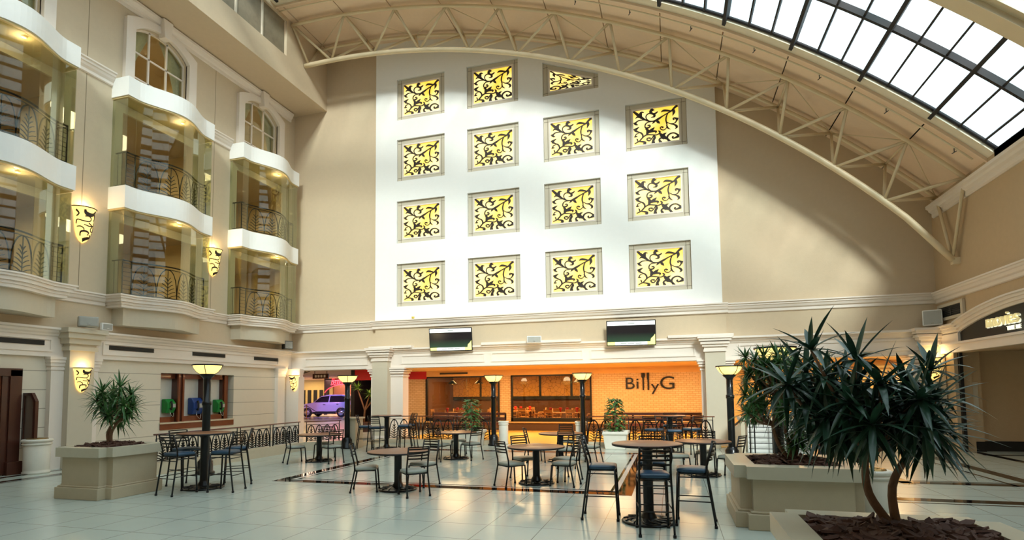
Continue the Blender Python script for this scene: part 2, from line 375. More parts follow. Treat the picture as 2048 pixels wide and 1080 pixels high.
# pier and pilasters on the left wall
def capital(mb, x0, x1, y0, y1, z0, h, e=.07):
    for k, (f0, f1, g) in enumerate(((0, .18, .25), (.18, .3, .1), (.3, .55, .45), (.55, .8, .75), (.8, 1, 1.))):
        mb.box(x0, x1+e*g, y0-e*g, y1+e*g, z0+h*f0, z0+h*f1)
pm = MB().box(XL, XL+.32, 10.12, 10.74, 0, 2.95); capital(pm, XL, XL+.32, 10.12, 10.74, 2.95, .56, .2)
o = struct('trim_9', pm, FRAMEB)
pm = MB()
for a, b_ in ((9.82, 10.12), (10.74, 10.98), (17.95, 18.35)):
    pm.box(XL, XL+.14, a, b_, 0, 2.45); capital(pm, XL, XL+.14, a, b_, 2.45, .33)
pm.box(XL, XL+.62, 18.55, YB, 0, 2.45); capital(pm, XL, XL+.62, 18.6, YB-.1, 2.45, .33, .05)
struct('trim_10', pm, TRIM)

# ---- window frames of the arched openings, keystones, curtains
VEIL = mat('net_curtain', (226, 220, 206), .9, var=.25, scale=25)
for i, yc in enumerate(BAYS):
    fr = plate([arched(yc, 1.21, 10.6, 12.7, 13.06), arched(yc, .93, 10.5, 12.45, 12.86)][:1]+[arched(yc, .93, 10.75, 12.45, 12.86)], .16, lambda u, v, w_: (XL+.04+w_, u, v))
    wd = struct('window_%d' % (i+1), fr, TRIM)
    f2 = plate([arched(yc, 1.0, 10.7, 12.5, 12.92), arched(yc, .9, 10.8, 12.42, 12.8)], .06, lambda u, v, w_: (XL-.16+w_, u, v)); obj('sash', f2, TRIM, wd)
    mu = MB()
    for s_ in (-.3, .3): mu.box(XL-.18, XL-.13, yc+s_-.025, yc+s_+.025, 10.85, 12.8)
    for z in (11.18, 11.95): mu.box(XL-.18, XL-.13, yc-.92, yc+.92, z-.02, z+.02)
    obj('glazing_bar', mu, TRIM, wd)
    obj('pane', plate([arched(yc, .91, 10.8, 12.43, 12.82)], .01, lambda u, v, w_: (XL-.17+w_, u, v)), GLASS, wd)
    k = MB(); k.prism([(yc-.17, 13.3), (yc+.17, 13.3), (yc+.11, 12.72), (yc-.11, 12.72)], XL, XL+.26, 0); obj('keystone', k, TRIM, wd, bev=.015)
    for sg in (-1, 1):
        c = MB(); n = 14; V_ = []
        for a in range(n+1):
            t = a/n; wdt = .75*(1-t)**1.4+.07; z = 12.85-t*2.1
            for b_ in range(9): V_.append((XL-.3+.03*sin(b_*2.4+a*.3), yc+sg*(.95-wdt*b_/8), z))
        c.add(V_, [(a*9+b_, a*9+b_+1, (a+1)*9+b_+1, (a+1)*9+b_) for a in range(n) for b_ in range(8)], True)
        tag(obj('net_curtain', c, VEIL, None), 'pale net curtain tied to the %s side of the arched window %s' % (('left', 'right')[sg > 0], ('at the photo edge', 'in the middle', 'by the back wall')[i]), 'curtain', 'net curtains in the arched windows')
# ---- corridors behind the left wall
cw = MB()
for z0, z1 in ((3.5, 4.5), (6.95, 7.5), (10.05, 10.6), (13.1, 13.4)): cw.box(-19, XL-.3, -9, YB+.3, z0, z1)
struct('floor_upper', cw, mat('corridor_slab', (184, 166, 136), .8))
cw = MB().box(-19.2, -19, -9, YB+.3, 3.4, 13.4).box(-19, XL-.3, YB+.3, YB+.4, 3.4, 13.4).box(-19, XL-.3, -9.1, -9, 3.4, 13.4)
for a, b_ in zip(BAYS[:-1], BAYS[1:]): cw.box(-17.2, XL-.3, (a+b_)/2-.1, (a+b_)/2+.1, 4.5, 13.1)
struct('wall_corridor', cw, WARM)
for lv, z in enumerate((6.7, 9.8, 12.9)):
    for yc in BAYS: area('corridor_ceiling_light', (-16.6, yc, z), 1.2, (36, 36, 50)[lv], (1, .84, .58))
# doors and darker strips inside, seen through the openings
for lv, z in enumerate((4.5, 7.5)):
    for i, yc in enumerate(BAYS):
        d = MB().box(-18.99, -18.93, yc+.6, yc+1.55, z, z+2.1); dd = struct('door_%d' % (3+lv*3+i), d, BROWN)
        f = MB().box(-18.99, -18.9, yc+.5, yc+.6, z, z+2.2).box(-18.99, -18.9, yc+1.55, yc+1.65, z, z+2.2).box(-18.99, -18.9, yc+.5, yc+1.65, z+2.1, z+2.2); obj('door_frame', f, TRIM, dd)
        pl_ = MB().box(-17.6, -17.2, yc-1.0, yc-.2, z, z+2.45); struct('wall_corridor_pier', pl_, BROWN)

# ---- glazed bow balconies
def pr(s, w_=BW):                           # projection of the bow front at distance s from its middle
    e = 1.17
    return .62 if abs(s) > e else .62+.42*(.5*(1+cos(pi*s/e)))**.8
def outline(ins=0., w_=BW, n=26):
    ss = [-w_+ins+(2*(w_-ins))*i/n for i in range(n+1)]
    return [(XL, -w_+ins)]+[(XL+pr(s)-ins, s) for s in ss]+[(XL, w_-ins)]
def slab(yc, z0, z1, ins=0., w_=BW): return MB().prism([(x, yc+s) for x, s in outline(ins, w_)], z0, z1)
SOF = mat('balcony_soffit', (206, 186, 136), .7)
def bar3(mb, P, r, n=4): mb.tube(P, r, n)
def leaf_units(mb, s0, s1, z0, z1, k, fn, r=.012):    # row of leaf arches with stems and ribs
    wd = (s1-s0)/k
    for i in range(k):
        a = s0+i*wd; c = a+wd/2; b_ = a+wd; h = z1-z0
        for e, sg in ((a, 1), (b_, -1)):
            mb.tube([fn(e+sg*wd*.5*(t**1.9), z0+h*(1-(1-t)**1.9)) for t in [q/7 for q in range(8)]], r*1.3, 4)
        mb.tube([fn(c, z0), fn(c, z1-.02)], r, 4)
        for q in range(6):
            zb = z0+h*(.0+.12*q); ww = wd*.45*(1-.14*q)
            for sg in (-1, 1): mb.tube([fn(c, zb), fn(c+sg*ww*.55, zb+h*.09), fn(c+sg*ww, zb+h*.13)], r, 4)
BN = ('at the left edge of the photo', 'in the middle of the left wall', 'beside the back wall')
for i, yc in enumerate(BAYS):
    for lv, (zb, zt) in enumerate(((4.54, 6.89), (7.58, 10.07))):
        r = thing('glazed_balcony', 'bow-fronted glass balcony with black leaf railing, %s floor, %s' % (('lower', 'upper')[lv], BN[i]), 'balcony', (XL, yc, zb), 0, 'glazed balconies on the left wall')
        if lv == 0:
            mb = MB()
            for z0, z1, e in ((4.5, 4.54, -.1), (4.44, 4.5, -.07), (4.35, 4.44, -.03), (4.28, 4.35, .02), (4.2, 4.28, .05)): mb = join(mb, slab(yc, z0, z1, e))
            part(r, 'cornice', mb, TRIM); part(r, 'corbel', slab(yc, 3.72, 4.2, .2, BW-.02), FRAMEB)
        else:
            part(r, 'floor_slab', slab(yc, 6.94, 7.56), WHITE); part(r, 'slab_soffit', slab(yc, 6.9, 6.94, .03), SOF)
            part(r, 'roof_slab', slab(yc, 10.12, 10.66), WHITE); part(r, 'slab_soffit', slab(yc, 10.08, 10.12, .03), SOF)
        brk = [-BW+.04, -1.18, -.8, -.42, 0, .42, .8, 1.18, BW-.04]
        for a, b_ in zip(brk[:-1], brk[1:]):
            n = 1; g = MB(); ss = [a+.003+(b_-a-.006)*q/n for q in range(n+1)]
            g.prism([(XL+pr(s)-.05, yc+s) for s in ss]+[(XL+pr(s)-.058, yc+s) for s in ss[::-1]], zb, zt-.02); part(r, 'glass_pane', g, GLASS)
        for sg in (-1, 1):
            g = MB().box(XL+.002, XL+.55, yc+sg*(BW-.05)-.004, yc+sg*(BW-.05)+.004, zb, zt-.02); part(r, 'glass_pane', g, GLASS)
        fn = lambda s, z, yc=yc: (XL+pr(s)-.17, yc+s, z)
        rl = MB(); ss = [-1.36+2.72*q/24 for q in range(25)]
        rl.tube([fn(s, zb+.98) for s in ss], .035, 6, True, .6); rh = part(r, 'handrail', rl, IRON)
        rl = MB(); rl.tube([fn(s, zb+.9) for s in ss], .012, 4); rl.tube([fn(s, zb+.06) for s in ss], .014, 4)
        leaf_units(rl, -1.08, 1.08, zb+.06, zb+.9, 4, fn, .013)
        for sg in (-1, 1):
            for z in [zb+.06+.12*q for q in range(1, 7)]: rl.tube([fn(sg*1.12, z), fn(sg*1.34, z)], .008, 4)
            rl.tube([(XL+.02, yc+sg*1.36, zb+.98), fn(sg*1.36, zb+.98)], .02, 4); rl.tube([(XL+.02, yc+sg*1.36, zb+.06), fn(sg*1.36, zb+.06)], .012, 4)
            for q in (.15, .3): rl.tube([(XL+q, yc+sg*1.36, zb+.06), (XL+q, yc+sg*1.36, zb+.98)], .009, 4)
        part(r, 'leaf_grille', rl, IRON)
        for s in (-1.36, -1.1, 1.1, 1.36): part(r, 'post', MB().tube([fn(s, zb), fn(s, zb+.98)], .02, 6), IRON)
        # casing of the opening behind
        cs = MB()
        for a, b_, c, d in ((yc-1.42, yc-1.2, zb, zt), (yc+1.2, yc+1.42, zb, zt), (yc-1.2, yc+1.2, zt-.24, zt)): cs.box(XL, XL+.07, a, b_, c, d)
        part(r, 'door_casing', cs, FRAMEB)
        part(r, 'downlight', MB().lathe([(0, 0), (.05, 0), (.055, .012)], (XL+.75, yc+.15, zt-.025), 14), LAMP)
        point('balcony_downlight', (XL+.7, yc+.15, zt-.12), 7, (1, .8, .5), .04)

# ---- bulkhead beam on the left with its strip windows
SX = -13.3
bk = MB().box(XL-.3, SX, YR, YB, 13.34, 14.22)
bk.prism([(16.42, 14.22), (YB, 14.22), (YB, 16.2), (16.42, 16.2)], SX-.25, SX, 0).box(SX-.25, SX, YR, 16.42, 15.56, 16.2)
struct('wall_bulkhead', bk, WALL)
STRIPG = mat('dusty_glass', (140, 128, 106), .7, var=.25, scale=6, emit=(150, 142, 126), es=0.0)
ws = struct('window_5', MB().box(SX-.12, SX-.06, YR, 16.42, 14.22, 14.27), FRAMEB)
y = 16.42
while y > -6:
    obj('pane', MB().box(SX-.11, SX-.09, y-1.15, y-.03, 14.27, 15.56), STRIPG, ws); obj('mullion', MB().box(SX-.13, SX-.05, y-1.2, y-1.15, 14.22, 15.56), FRAMEB, ws); y -= 1.2

# ---- back wall: everything above the colonnade
def BWALL(u, v, w_): return (u, YB+.15-w_, v)
arcp = [vault(a, .3) for a in [44+ (91-44)*q/40 for q in range(41)]]
ol = [(SX-1.6, 2.75), (XR+.4, 2.75), (XR+.4, 7.0)]+[p for p in arcp if p[0] < XR+.3]+[(SX-1.6, 16.0)]
struct('wall_back', plate([ol], .3, BWALL), WALL)
PX0, PX1 = -10.94, 1.62
ho = []
FRS = []
for c, x0 in enumerate((-10.02, -7.11, -4.19, -1.29)):
    for r_, z0 in enumerate((5.06, 7.51, 9.95, 12.38)):
        if r_ == 3 and c == 3: continue
        zl = zr = z0+1.64
        if r_ == 3 and c == 2: zl, zr = 13.66, 12.92
        FRS.append((c, r_, x0, x0+2.0, z0, zl, zr)); ho.append([(x0, z0), (x0+2.0, z0), (x0+2.0, zr), (x0, zl)])
top = [(PX1, vz(PX1, .2))]+[(x, vz(x, .2)) for x in [PX1+(PX0-PX1)*q/20 for q in range(1, 20)]]+[(PX0, vz(PX0, .2))]
struct('wall_back_panel', plate([[(PX0, 4.5), (PX1, 4.5)]+top]+ho, .16, lambda u, v, w_: (u, YB-.08-w_, v)), WHITE).name = 'wall_back_white'
struct('wall_back_bay', MB().box(PX0, PX1+.1, YB-.14, YB+.05, 3.4, 4.3), WALL)
SX_ = [(p*1.0, z) for p, z in STR]
tb = join(mold_x(YB, SX_, XL, PX0-.02), mold_x(YB-.16, SX_, PX0-.1, PX1+.15), mold_x(YB, SX_, PX1+.1, XR))
struct('trim_11', tb, TRIM)
ENB = [(.12, 2.72), (.12, 3.24), (.15, 3.26), (.17, 3.3), (.22, 3.34), (.24, 3.38), (.3, 3.4), (.3, 3.46)]
tb = join(mold_x(YB, ENB, XL, XR)); tb.box(XL, XR, YB-.1, YB+.55, 2.72, 2.8)
struct('trim_12', tb, TRIM)
rp = MB()
def raised_x(y, x0, x1, z0, z1, w_=.05, t=.03):
    rp.box(x0, x1, y-t, y, z1-w_, z1).box(x0, x1, y-t, y, z0, z0+w_).box(x0, x0+w_, y-t, y, z0+w_, z1-w_).box(x1-w_, x1, y-t, y, z0+w_, z1-w_)
for a, b_ in ((-14.1, -11.25), (-9.85, -6.5), (-6.25, -2.92), (-2.68, .75), (2.05, 7.1)): raised_x(YB-.12, a, b_, 2.86, 3.2)
rp.box(-9.1+.2, -9.1+.2+.01, YB-.3, YB-.29, 3.4, 3.41)
for a, b_ in ((-11.1, -9.3), (-6.55, -2.95), (-.1, 1.9)): rp.box(a, b_, YB-.36, YB, 3.46, 3.55)
struct('trim_13', rp, TRIM)
def column(nm, x0, x1, fl, fr):
    mb = MB().box(x0, x1, YB-.36, YB+.4, 0, 2.98); struct(nm, mb, FRAMEB)
    t = MB().box(fl, x0, YB-.1, YB+.36, .0, 2.4).box(x1, fr, YB-.1, YB+.36, 0, 2.4).box(x0-.02, x1+.02, YB-.4, YB+.3, 0, .18)
    for z, e in ((2.4, .03), (2.48, .01), (2.52, .06), (2.6, .1), (2.68, .13)):
        t.box(fl-e, fr+e, YB-.1-e, YB+.36+e, z, z+.06)
    for z, e in ((2.98, .04), (3.06, .02), (3.14, .08), (3.22, .13), (3.32, .18), (3.4, .22)): t.box(x0-e, x1+e, YB-.36-e, YB+.1, z, z+.08)
    struct(nm+'_t', t, TRIM)
column('wall_column_a', -10.93, -10.29, -11.13, -9.78); column('wall_column_b', 1.02, 1.63, .9, 1.83)
column('wall_column_c', 6.95, 7.5, 6.8, 7.55)
for k, nm in enumerate(('wall_column_a', 'wall_column_b', 'wall_column_c')):
    bpy.data.objects[nm].name = 'wall_back_column'; bpy.data.objects[nm+'_t'].name = 'trim_%d' % (14+k)

# ---- fretwork panels: beige stone frame, lit yellow glass, dark metal scrolls
Z9 = [
 ([(985,212),(930,250),(870,310),(800,350),(720,395),(640,445),(560,480),(470,475),(400,445),(330,400),(270,350),(200,295)],[46,34,26,18,20,36,24,20,26,46,44,26]),
 ([(862,312),(780,300),(730,302),(688,327)],[20,36,34,4]),([(900,290),(912,335),(888,398)],[38,40,4]),
 ([(815,340),(785,400),(775,470),(790,540),(785,600),(740,640),(690,630),(675,600),(700,585),(728,600)],[14,20,22,18,12,14,16,16,22,30]),
 ([(790,505),(850,535),(910,550),(950,570),(962,600),(928,627)],[10,14,18,34,30,4]),
 ([(995,462),(960,450),(920,435),(900,450),(918,468)],[50,36,20,20,26]),([(965,455),(950,500),(915,530),(850,535)],[24,20,14,10]),
 ([(785,560),(810,610),(855,632)],[20,22,3]),
 ([(562,262),(520,290),(510,322),(550,350),(600,340),(632,312)],[60,46,40,28,26,14]),
 ([(470,470),(430,430),(430,380),(470,345),(520,345),(570,365),(570,400),(510,412)],[14,16,16,18,22,34,30,4]),
 ([(590,470),(560,500),(533,527)],[34,26,4]),([(610,465),(640,500),(670,527)],[30,40,4]),
 ([(520,490),(450,500),(410,540),(410,590),(460,595),(495,570),(480,548),(452,560)],[10,14,18,18,24,22,18,20]),
 ([(460,465),(370,455),(290,465),(240,500),(205,525)],[8,12,18,26,52]),([(230,515),(255,535),(285,535)],[40,24,4]),
 ([(205,645),(250,610),(303,578)],[60,36,4]),([(225,640),(280,665),(340,690),(365,740),(340,790),(290,835),(215,870)],[36,22,24,24,16,16,16]),
 ([(290,835),(360,765),(430,720),(520,720),(600,725),(650,705),(668,675),(640,652)],[14,18,20,16,16,18,26,14]),
 ([(430,725),(445,690),(465,660),(485,640)],[14,40,66,40]),([(455,665),(440,625),(403,615)],[44,34,4]),([(480,665),(530,630),(575,588)],[40,44,4]),([(480,672),(555,658),(602,665),(583,695)],[30,30,26,6]),
 ([(560,730),(575,770),(550,820),(548,868)],[20,36,38,54]),([(555,740),(520,790),(480,825),(440,810),(440,785),(480,775),(500,788)],[18,16,18,20,18,22,26]),
 ([(850,842),(800,800),(750,775),(710,745),(668,705)],[22,28,54,62,26]),([(720,760),(740,718),(785,693)],[44,36,4]),([(745,790),(690,780),(655,810),(680,858)],[40,26,26,44]),
 ([(830,838),(795,790),(810,740),(860,705),(920,700),(975,730),(988,755),(940,780),(900,790),(885,770),(908,760)],[30,30,26,22,20,26,46,28,20,22,24]),
 ([(330,405),(330,350),(350,320),(393,322)],[46,46,30,4]),([(315,402),(270,400),(238,427)],[28,22,4]),
 ([(215,740),(240,745),(268,740)],[40,24,6]),([(230,740),(245,705),(292,688)],[14,14,4]),([(272,832),(265,800),(247,788)],[18,18,4]),([(290,835),(350,838),(402,855),(382,890)],[12,22,36,44])]
def uv9(x, y): 
    u = (x-197)/(985+ (y-210)*.03-197); return u, 1-(y-(297-86*(x-197)/790))/(615.)
SCROLL = []
for P_, W_ in Z9:
    Q = crom([(x, y, w_) for (x, y), w_ in zip(P_, W_)], 5)
    SCROLL.append(([uv9(x, y) for x, y, w_ in Q], [w_/790 for x, y, w_ in Q]))
NC = ('first', 'second', 'third', 'fourth'); NR = ('bottom', 'second', 'third', 'top')
protoP = None; JL = mat('joint_line', (120, 104, 84), .8)
for c, r_, x0, x1, z0, zl, zr in FRS:
    lab = 'square backlit yellow scrollwork panel, %s column from the left, %s row' % (NC[c], NR[r_]+(' from the bottom' if 0 < r_ < 3 else ''))
    if r_ == 3 and c == 2: lab = 'cut-down backlit scrollwork panel with a slanting top under the roof truss'
    if protoP is not None and not (r_ == 3 and c == 2): dup(protoP, (x0, YB-.02, z0), 0, lab); continue
    t = thing('fretwork_panel', lab, 'wall panel', (x0, YB-.02, z0), 0, 'backlit scrollwork panels on the white wall')
    if r_ == 3 and c == 2: del t['group']
    m1 = .235; g0 = .05
    sl = (zr-zl)/2.0
    zt = lambda x, d: zl+(x-x0)*sl-d
    fl = [[(x0+.01, z0+.01), (x1-.01, z0+.01), (x1-.01, zt(x1, .01)), (x0+.01, zt(x0, .01))], [(x0+m1, z0+.18), (x1-m1, z0+.18), (x1-m1, zt(x1-m1, .2)), (x0+m1, zt(x0+m1, .2))]]
    part(t, 'stone_frame', plate(fl, .05, lambda u, v, w_: (u, YB-.06-w_, v)), FRAMEB)
    jn = jn0 = MB(); jm = MB()
    for a, jn in ((x0+.15, jn), (x1-.15, jm)): jn.box(a-.006, a+.006, YB-.089, YB-.083, z0+.02, zt(a, .02))
    for a, b_, jn in ((x0+.02, x0+m1-.05, jn0), (x1-m1+.05, x1-.02, jm)): jn.box(a, b_, YB-.089, YB-.083, z0+.12, z0+.132); jn.box(a, b_, YB-.089, YB-.083, zt((a+b_)/2, .15), zt((a+b_)/2, .138))
    for q in (jn0, jm): part(t, 'joint_line', q, JL)
    fl = [[(x0+m1-.03, z0+.15), (x1-m1+.03, z0+.15), (x1-m1+.03, zt(x1-m1, .17)), (x0+m1-.03, zt(x0+m1, .17))], [(x0+m1+.02, z0+.2), (x1-m1-.02, z0+.2), (x1-m1-.02, zt(x1-m1, .22)), (x0+m1+.02, zt(x0+m1, .22))]]
    part(t, 'inner_bead', plate(fl, .04, lambda u, v, w_: (u, YB-.075-w_, v)), TRIM)
    gq = [(x0+m1-.01, z0+.17), (x1-m1+.01, z0+.17), (x1-m1+.01, zt(x1-m1, .19)), (x0+m1-.01, zt(x0+m1, .19))]
    part(t, 'glass_panel', plate([gq], .02, lambda u, v, w_: (u, YB-.045-w_, v)), PANEL)
    sc = MB(); a0, a1, b0 = x0+m1+.02, x1-m1-.02, z0+.2
    def mp_(u, v, d, mir=(r_ == 3 and c == 2)):
        u = max(0, min(1, u)); v = max(0, min(1, v))
        if mir: u = 1-u; x = a0+(a1-a0)*u; return (x, d, b0+(zt(x, .22)-b0)*v)
        x = a0+(a1-a0)*u; return (x, d, b0+(zt(x, .22)-b0)*v)
    for q, (P_, W_) in enumerate(SCROLL): sc.ribbon(P_, [q9*1.22 for q9 in W_], mp_, YB-.075-.0004*q, YB-.058)
    part(t, 'scrollwork', sc, BRONZE)
    if protoP is None: protoP = t

# ---- vaulted ceiling boards between the glass and the back wall
NA = [90.6-3.84*k for k in range(13)]
cb = MB()
def curved(mb, a0, a1, y0, y1, r0, r1, n=4):
    A = [a0+(a1-a0)*q/n for q in range(n+1)]
    P_ = [vault(a, r0) for a in A]+[vault(a, r1) for a in A[::-1]]; mb.prism(P_, y0, y1, 1)
A_ = [94.4]+NA
for a, b_ in zip(A_[:-1], A_[1:]): curved(cb, a-.035, b_+.035, 15.85, YB+.02, .0, .06)
ce = struct('ceiling', cb, CEIL)
bb = MB(); curved(bb, 94.4, 44.2, 15.8, YB+.3, .07, .35, 40); obj('roof_deck', bb, mat('joint_black', (30, 22, 16), .9), ce)
eb = MB(); curved(eb, 94.4, 44.6, 15.5, 15.85, .02, .14, 60); struct('trim_17', eb, mat('eaves_strip', (232, 220, 196), .6))
eb = MB(); curved(eb, 94.4, 44.6, 15.8, 15.86, -.05, .02, 60); struct('trim_18', eb, CEIL)
pp = MB(); pp.tube([(vault(a, -.1)[0], 15.95, vault(a, -.1)[1]) for a in [91.0-45.5*q/50 for q in range(51)]], .022, 8)
sp_ = thing('sprinkler_pipe', 'thin cream sprinkler pipe running along the edge of the vaulted ceiling', 'pipe', (vault(70, -.1)[0], 15.95, vault(70, -.1)[1]))
part(sp_, 'pipe', pp, STEEL)
for a in (69, 65.5, 61.7, 57.9, 54.1, 50.3, 46.5):
    x, z = vault(a, -.12); q = MB().tube([(x, 15.95, z), (x, 15.95, z-.1)], .012, 6).tube([(x-.03, 16.0, z-.11), (x+.03, 15.9, z-.09)], .012, 6); part(sp_, 'sprinkler_head', q, VENT)
# ---- skylight
sk = struct('window_4', MB().tube([(vault(a, .12)[0], 15.47, vault(a, .12)[1]) for a in [93-48*q/50 for q in range(51)]], .05, 6), DARK)
third = 3.84/3
A_ = [94.4]+NA
YS = [15.5, 13.65, 11.8, 9.95, 8.1, 6.25, 4.4, 2.55, .7, -1.15, -3, -4.85, -6.7, -9]
for k, (a, b_) in enumerate(zip(A_[:-1], A_[1:])):
    for q in range(3):
        c0 = a-(a-b_)*q/3; c1 = a-(a-b_)*(q+1)/3
        for j in range(len(YS)-1):
            if j < 3 and c0 < 70:
                mb = MB(); p0 = vault(c0, .17); p1 = vault(c1, .17); mb.add([(p0[0], YS[j], p0[1]), (p1[0], YS[j], p1[1]), (p1[0], YS[j+1], p1[1]), (p0[0], YS[j+1], p0[1])], [(0, 1, 2, 3)])
                obj('pane', mb, SKYG, sk)
big = MB()
for k, (a, b_) in enumerate(zip(A_[:-1], A_[1:])):
    for q in range(3):
        c0 = a-(a-b_)*q/3; c1 = a-(a-b_)*(q+1)/3; p0 = vault(c0, .17); p1 = vault(c1, .17)
        ya = 15.5 if c0 >= 70 else YS[3]
        big.add([(p0[0], ya, p0[1]), (p1[0], ya, p1[1]), (p1[0], -1.1, p1[1]), (p0[0], -1.1, p0[1])], [(0, 1, 2, 3)])
obj('glazing_sheet', big, SKYG, sk)
rb9 = MB(); curved(rb9, 94.4, 44.4, -9, -1.1, .02, .3, 40); struct('ceiling_shade_unseen', rb9, CEIL)  # opaque roof behind the viewer, unseen, added to keep sun off the foreground
mb = MB(); tb = MB(); cbm = MB()
for k, a in enumerate(A_):
    x, z = vault(a, .1); t = radians(a)
    def rad_box(m_, a, w_, d0, d1):
        c = Vector((cos(radians(a)), 0, sin(radians(a)))); n_ = Vector((-sin(radians(a)), 0, cos(radians(a)))); O = Vector((VC[0], 0, VC[1]))
        V_ = [O+c*(VR+d)+n_*(w_*s) for d, s in ((d0, -.5), (d0, .5), (d1, .5), (d1, -.5))]
        m_.add([(v.x, 15.6, v.z) for v in V_]+[(v.x, -9, v.z) for v in V_], [(0, 1, 2, 3), (7, 6, 5, 4), (0, 4, 5, 1), (1, 5, 6, 2), (2, 6, 7, 3), (3, 7, 4, 0)])
    rad_box(mb, a, .09, -.05, .2)
    if k < len(A_)-1:
        for q in (1, 2): rad_box(tb, a-(a-A_[k+1])*q/3, .045, .08, .2)
obj('main_rafter', mb, DARK, sk); obj('glazing_bar', tb, DARK, sk)
for y_ in YS[1:]: curved(cbm, 94.4, 44.4, y_-.04, y_+.04, .06, .2, 60)
obj('cross_beam', cbm, DARK, sk)

# ---- lattice trusses
def truss(y0, label, full=True):
    cb_ = (-12.31, -11.44); rb = 25.88; ct = (-12.76, -13.02); rt = 28.56
    bz = lambda x: cb_[1]+sqrt(rb*rb-(min(x, 6.4)-cb_[0])**2)-1.24*max(0, x-6.4)
    tz = lambda x: ct[1]+sqrt(rt*rt-(x-ct[0])**2)
    TX = [-13.25, -11.04, -9.0, -7.04, -5.14, -3.29, -1.54, .21, 1.85, 3.4, 4.83, 6.2, 7.42]
    BX = [-13.1, -12.1, -10.31, -8.44, -6.54, -4.78, -2.98, -1.34, .25, 1.83, 3.26, 4.63, 5.85, 7.38]
    t = thing('lattice_truss', label, 'truss', (7.2, y0, 5.3))
    part(t, 'bottom_chord', MB().tube([(x, y0, bz(x)) for x in [-13.28+(7.4+13.28)*q/60 for q in range(61)]], .085, 12), STEEL)
    for dy in (-.8, .8):
        part(t, 'top_chord', MB().tube([(x, y0+dy, tz(x)) for x in [-13.28+(7.42+13.28)*q/60 for q in range(61)]], .055, 10), STEEL)
        for i, x in enumerate(TX):
            for b_ in ([BX[0], BX[1]] if i == 0 else [BX[i], BX[i+1]]):
                part(t, 'web_strut', MB().tube([(x, y0+dy, tz(x)), (b_, y0, bz(b_))], .042, 8), STEEL)
    for i, x in enumerate(TX):
        if i % 2 == 1: part(t, 'cross_strut', MB().tube([(x, y0-.8, tz(x)), (x, y0+.8, tz(x))], .035, 6), STEEL)
        if i < len(TX)-1:
            a, b_ = (x, TX[i+1]) if i % 2 else (TX[i+1], x)
            part(t, 'brace_rod', MB().tube([(a, y0-.8, tz(a)), (b_, y0+.8, tz(b_))], .014, 5), STEEL)
    part(t, 'wall_bracket', MB().box(7.36, 7.53, y0-.08, y0+.08, bz(7.4)-.12, bz(7.4)+.06), STEEL)
truss(17.45, 'curved lattice roof truss with cream tubes spanning in front of the back wall')
rbm = MB(); curved(rbm, 94, 44.8, 11.3, 11.95, -.32, .1, 60); struct('ceiling_beam', rbm, STEEL)
rbm = MB(); curved(rbm, 94, 44.8, 11.45, 11.8, -.42, -.32, 60); struct('ceiling_beam', rbm, STEEL)

# ---- right wall
def RW(u, v, w_): return (XR+.2-w_, u, v)
ol = [(-9.2, 0), (-3, 0), (-3, 2.72), (18.1, 2.72), (18.1, 0), (19.3, 0), (19.3, 7.4), (-9.2, 7.4)]
struct('wall_right', plate([ol], .4, RW), WALLR)
RST = [(p, z-.02) for p, z in STR]
struct('trim_19', mold_y(XR, -1, RST, -9, YB), TRIM)
struct('trim_20', mold_y(XR, -1, [(.03, 6.72), (.07, 6.75), (.07, 6.85), (.14, 6.9), (.16, 6.96), (.22, 7.0), (.22, 7.08)], -9, YB-.2), TRIM)
struct('trim_21', MB().box(XR+.0, XR+.5, -9, 15.5, 7.2, 7.42), BLACK)
# fascia with the arched sign recess
AC = 12.2
def archz(y, off=0.): return 3.62+off-((y-14.6)**2)*.042 if y > 14.6 else 3.62+off
sgn = [(17.55, 2.97), (17.55, 3.24)]+[(17.5-.25*q, archz(17.5-.25*q)) for q in range(0, 52)]+[(4.5, 3.62), (4.5, 2.97)]
ys_ = [17.5-.25*q for q in range(0, 56)]
arch = MB()
prof = [(0, 0, .06), (.05, .0, .14), (.05, .08, .14), (.0, .16, .2), (.0, .24, .24)]
for d0, d1, p in ((0, .07, .1), (.07, .15, .15), (.15, .22, .2), (.22, .26, .25)):
    P_ = [(y_, archz(y_, d0)) for y_ in ys_]+[(y_, archz(y_, d1)) for y_ in ys_[::-1]]
    arch.prism(P_, XR-p, XR+.02, 0)
for d0, d1, p in ((0, .07, .1), (.07, .15, .15), (.15, .22, .2), (.22, .26, .25)):
    arch.box(XR-p, XR, 17.5, YB-.1, 3.24+d0, 3.24+d1)
arch.box(XR-.12, XR, 3, YB-.1, 2.72, 2.97).box(XR-.16, XR, 3, YB-.1, 2.93, 2.99).box(XR-.1, XR, 17.55, YB-.1, 2.97, 3.26)
struct('trim_22', arch, TRIM)
sg = tag(obj('cinema_sign', MB().prism(sgn[::-1], XR-.04, XR+.01, 0), BLACK, None), 'black arched cinema sign with cream raised lettering over the right-hand passage', 'sign')
NEONY = mat('sign_cream', (240, 226, 170), .5, emit=(240, 222, 160), es=.35); GRN = mat('sign_edge', (250, 250, 225), .5, emit=(250, 250, 220), es=.8)
RS = lambda yc, zc, t: (lambda u, v, w_: (XR-.05-t-w_, yc-u, zc+v))
obj('letters', textmb('movies', .44, RS(15.5, 3.35, .03), .05, 1.2, .9), NEONY, sg)
obj('letter_edge', textmb('movies', .44, RS(15.505, 3.335, .0), .05, 1.22, .89), GRN, sg)
obj('subtitle', textmb('THE RE', .14, RS(14.95, 3.1, .08), .03, 1.1, 1.1), GRN, sg)
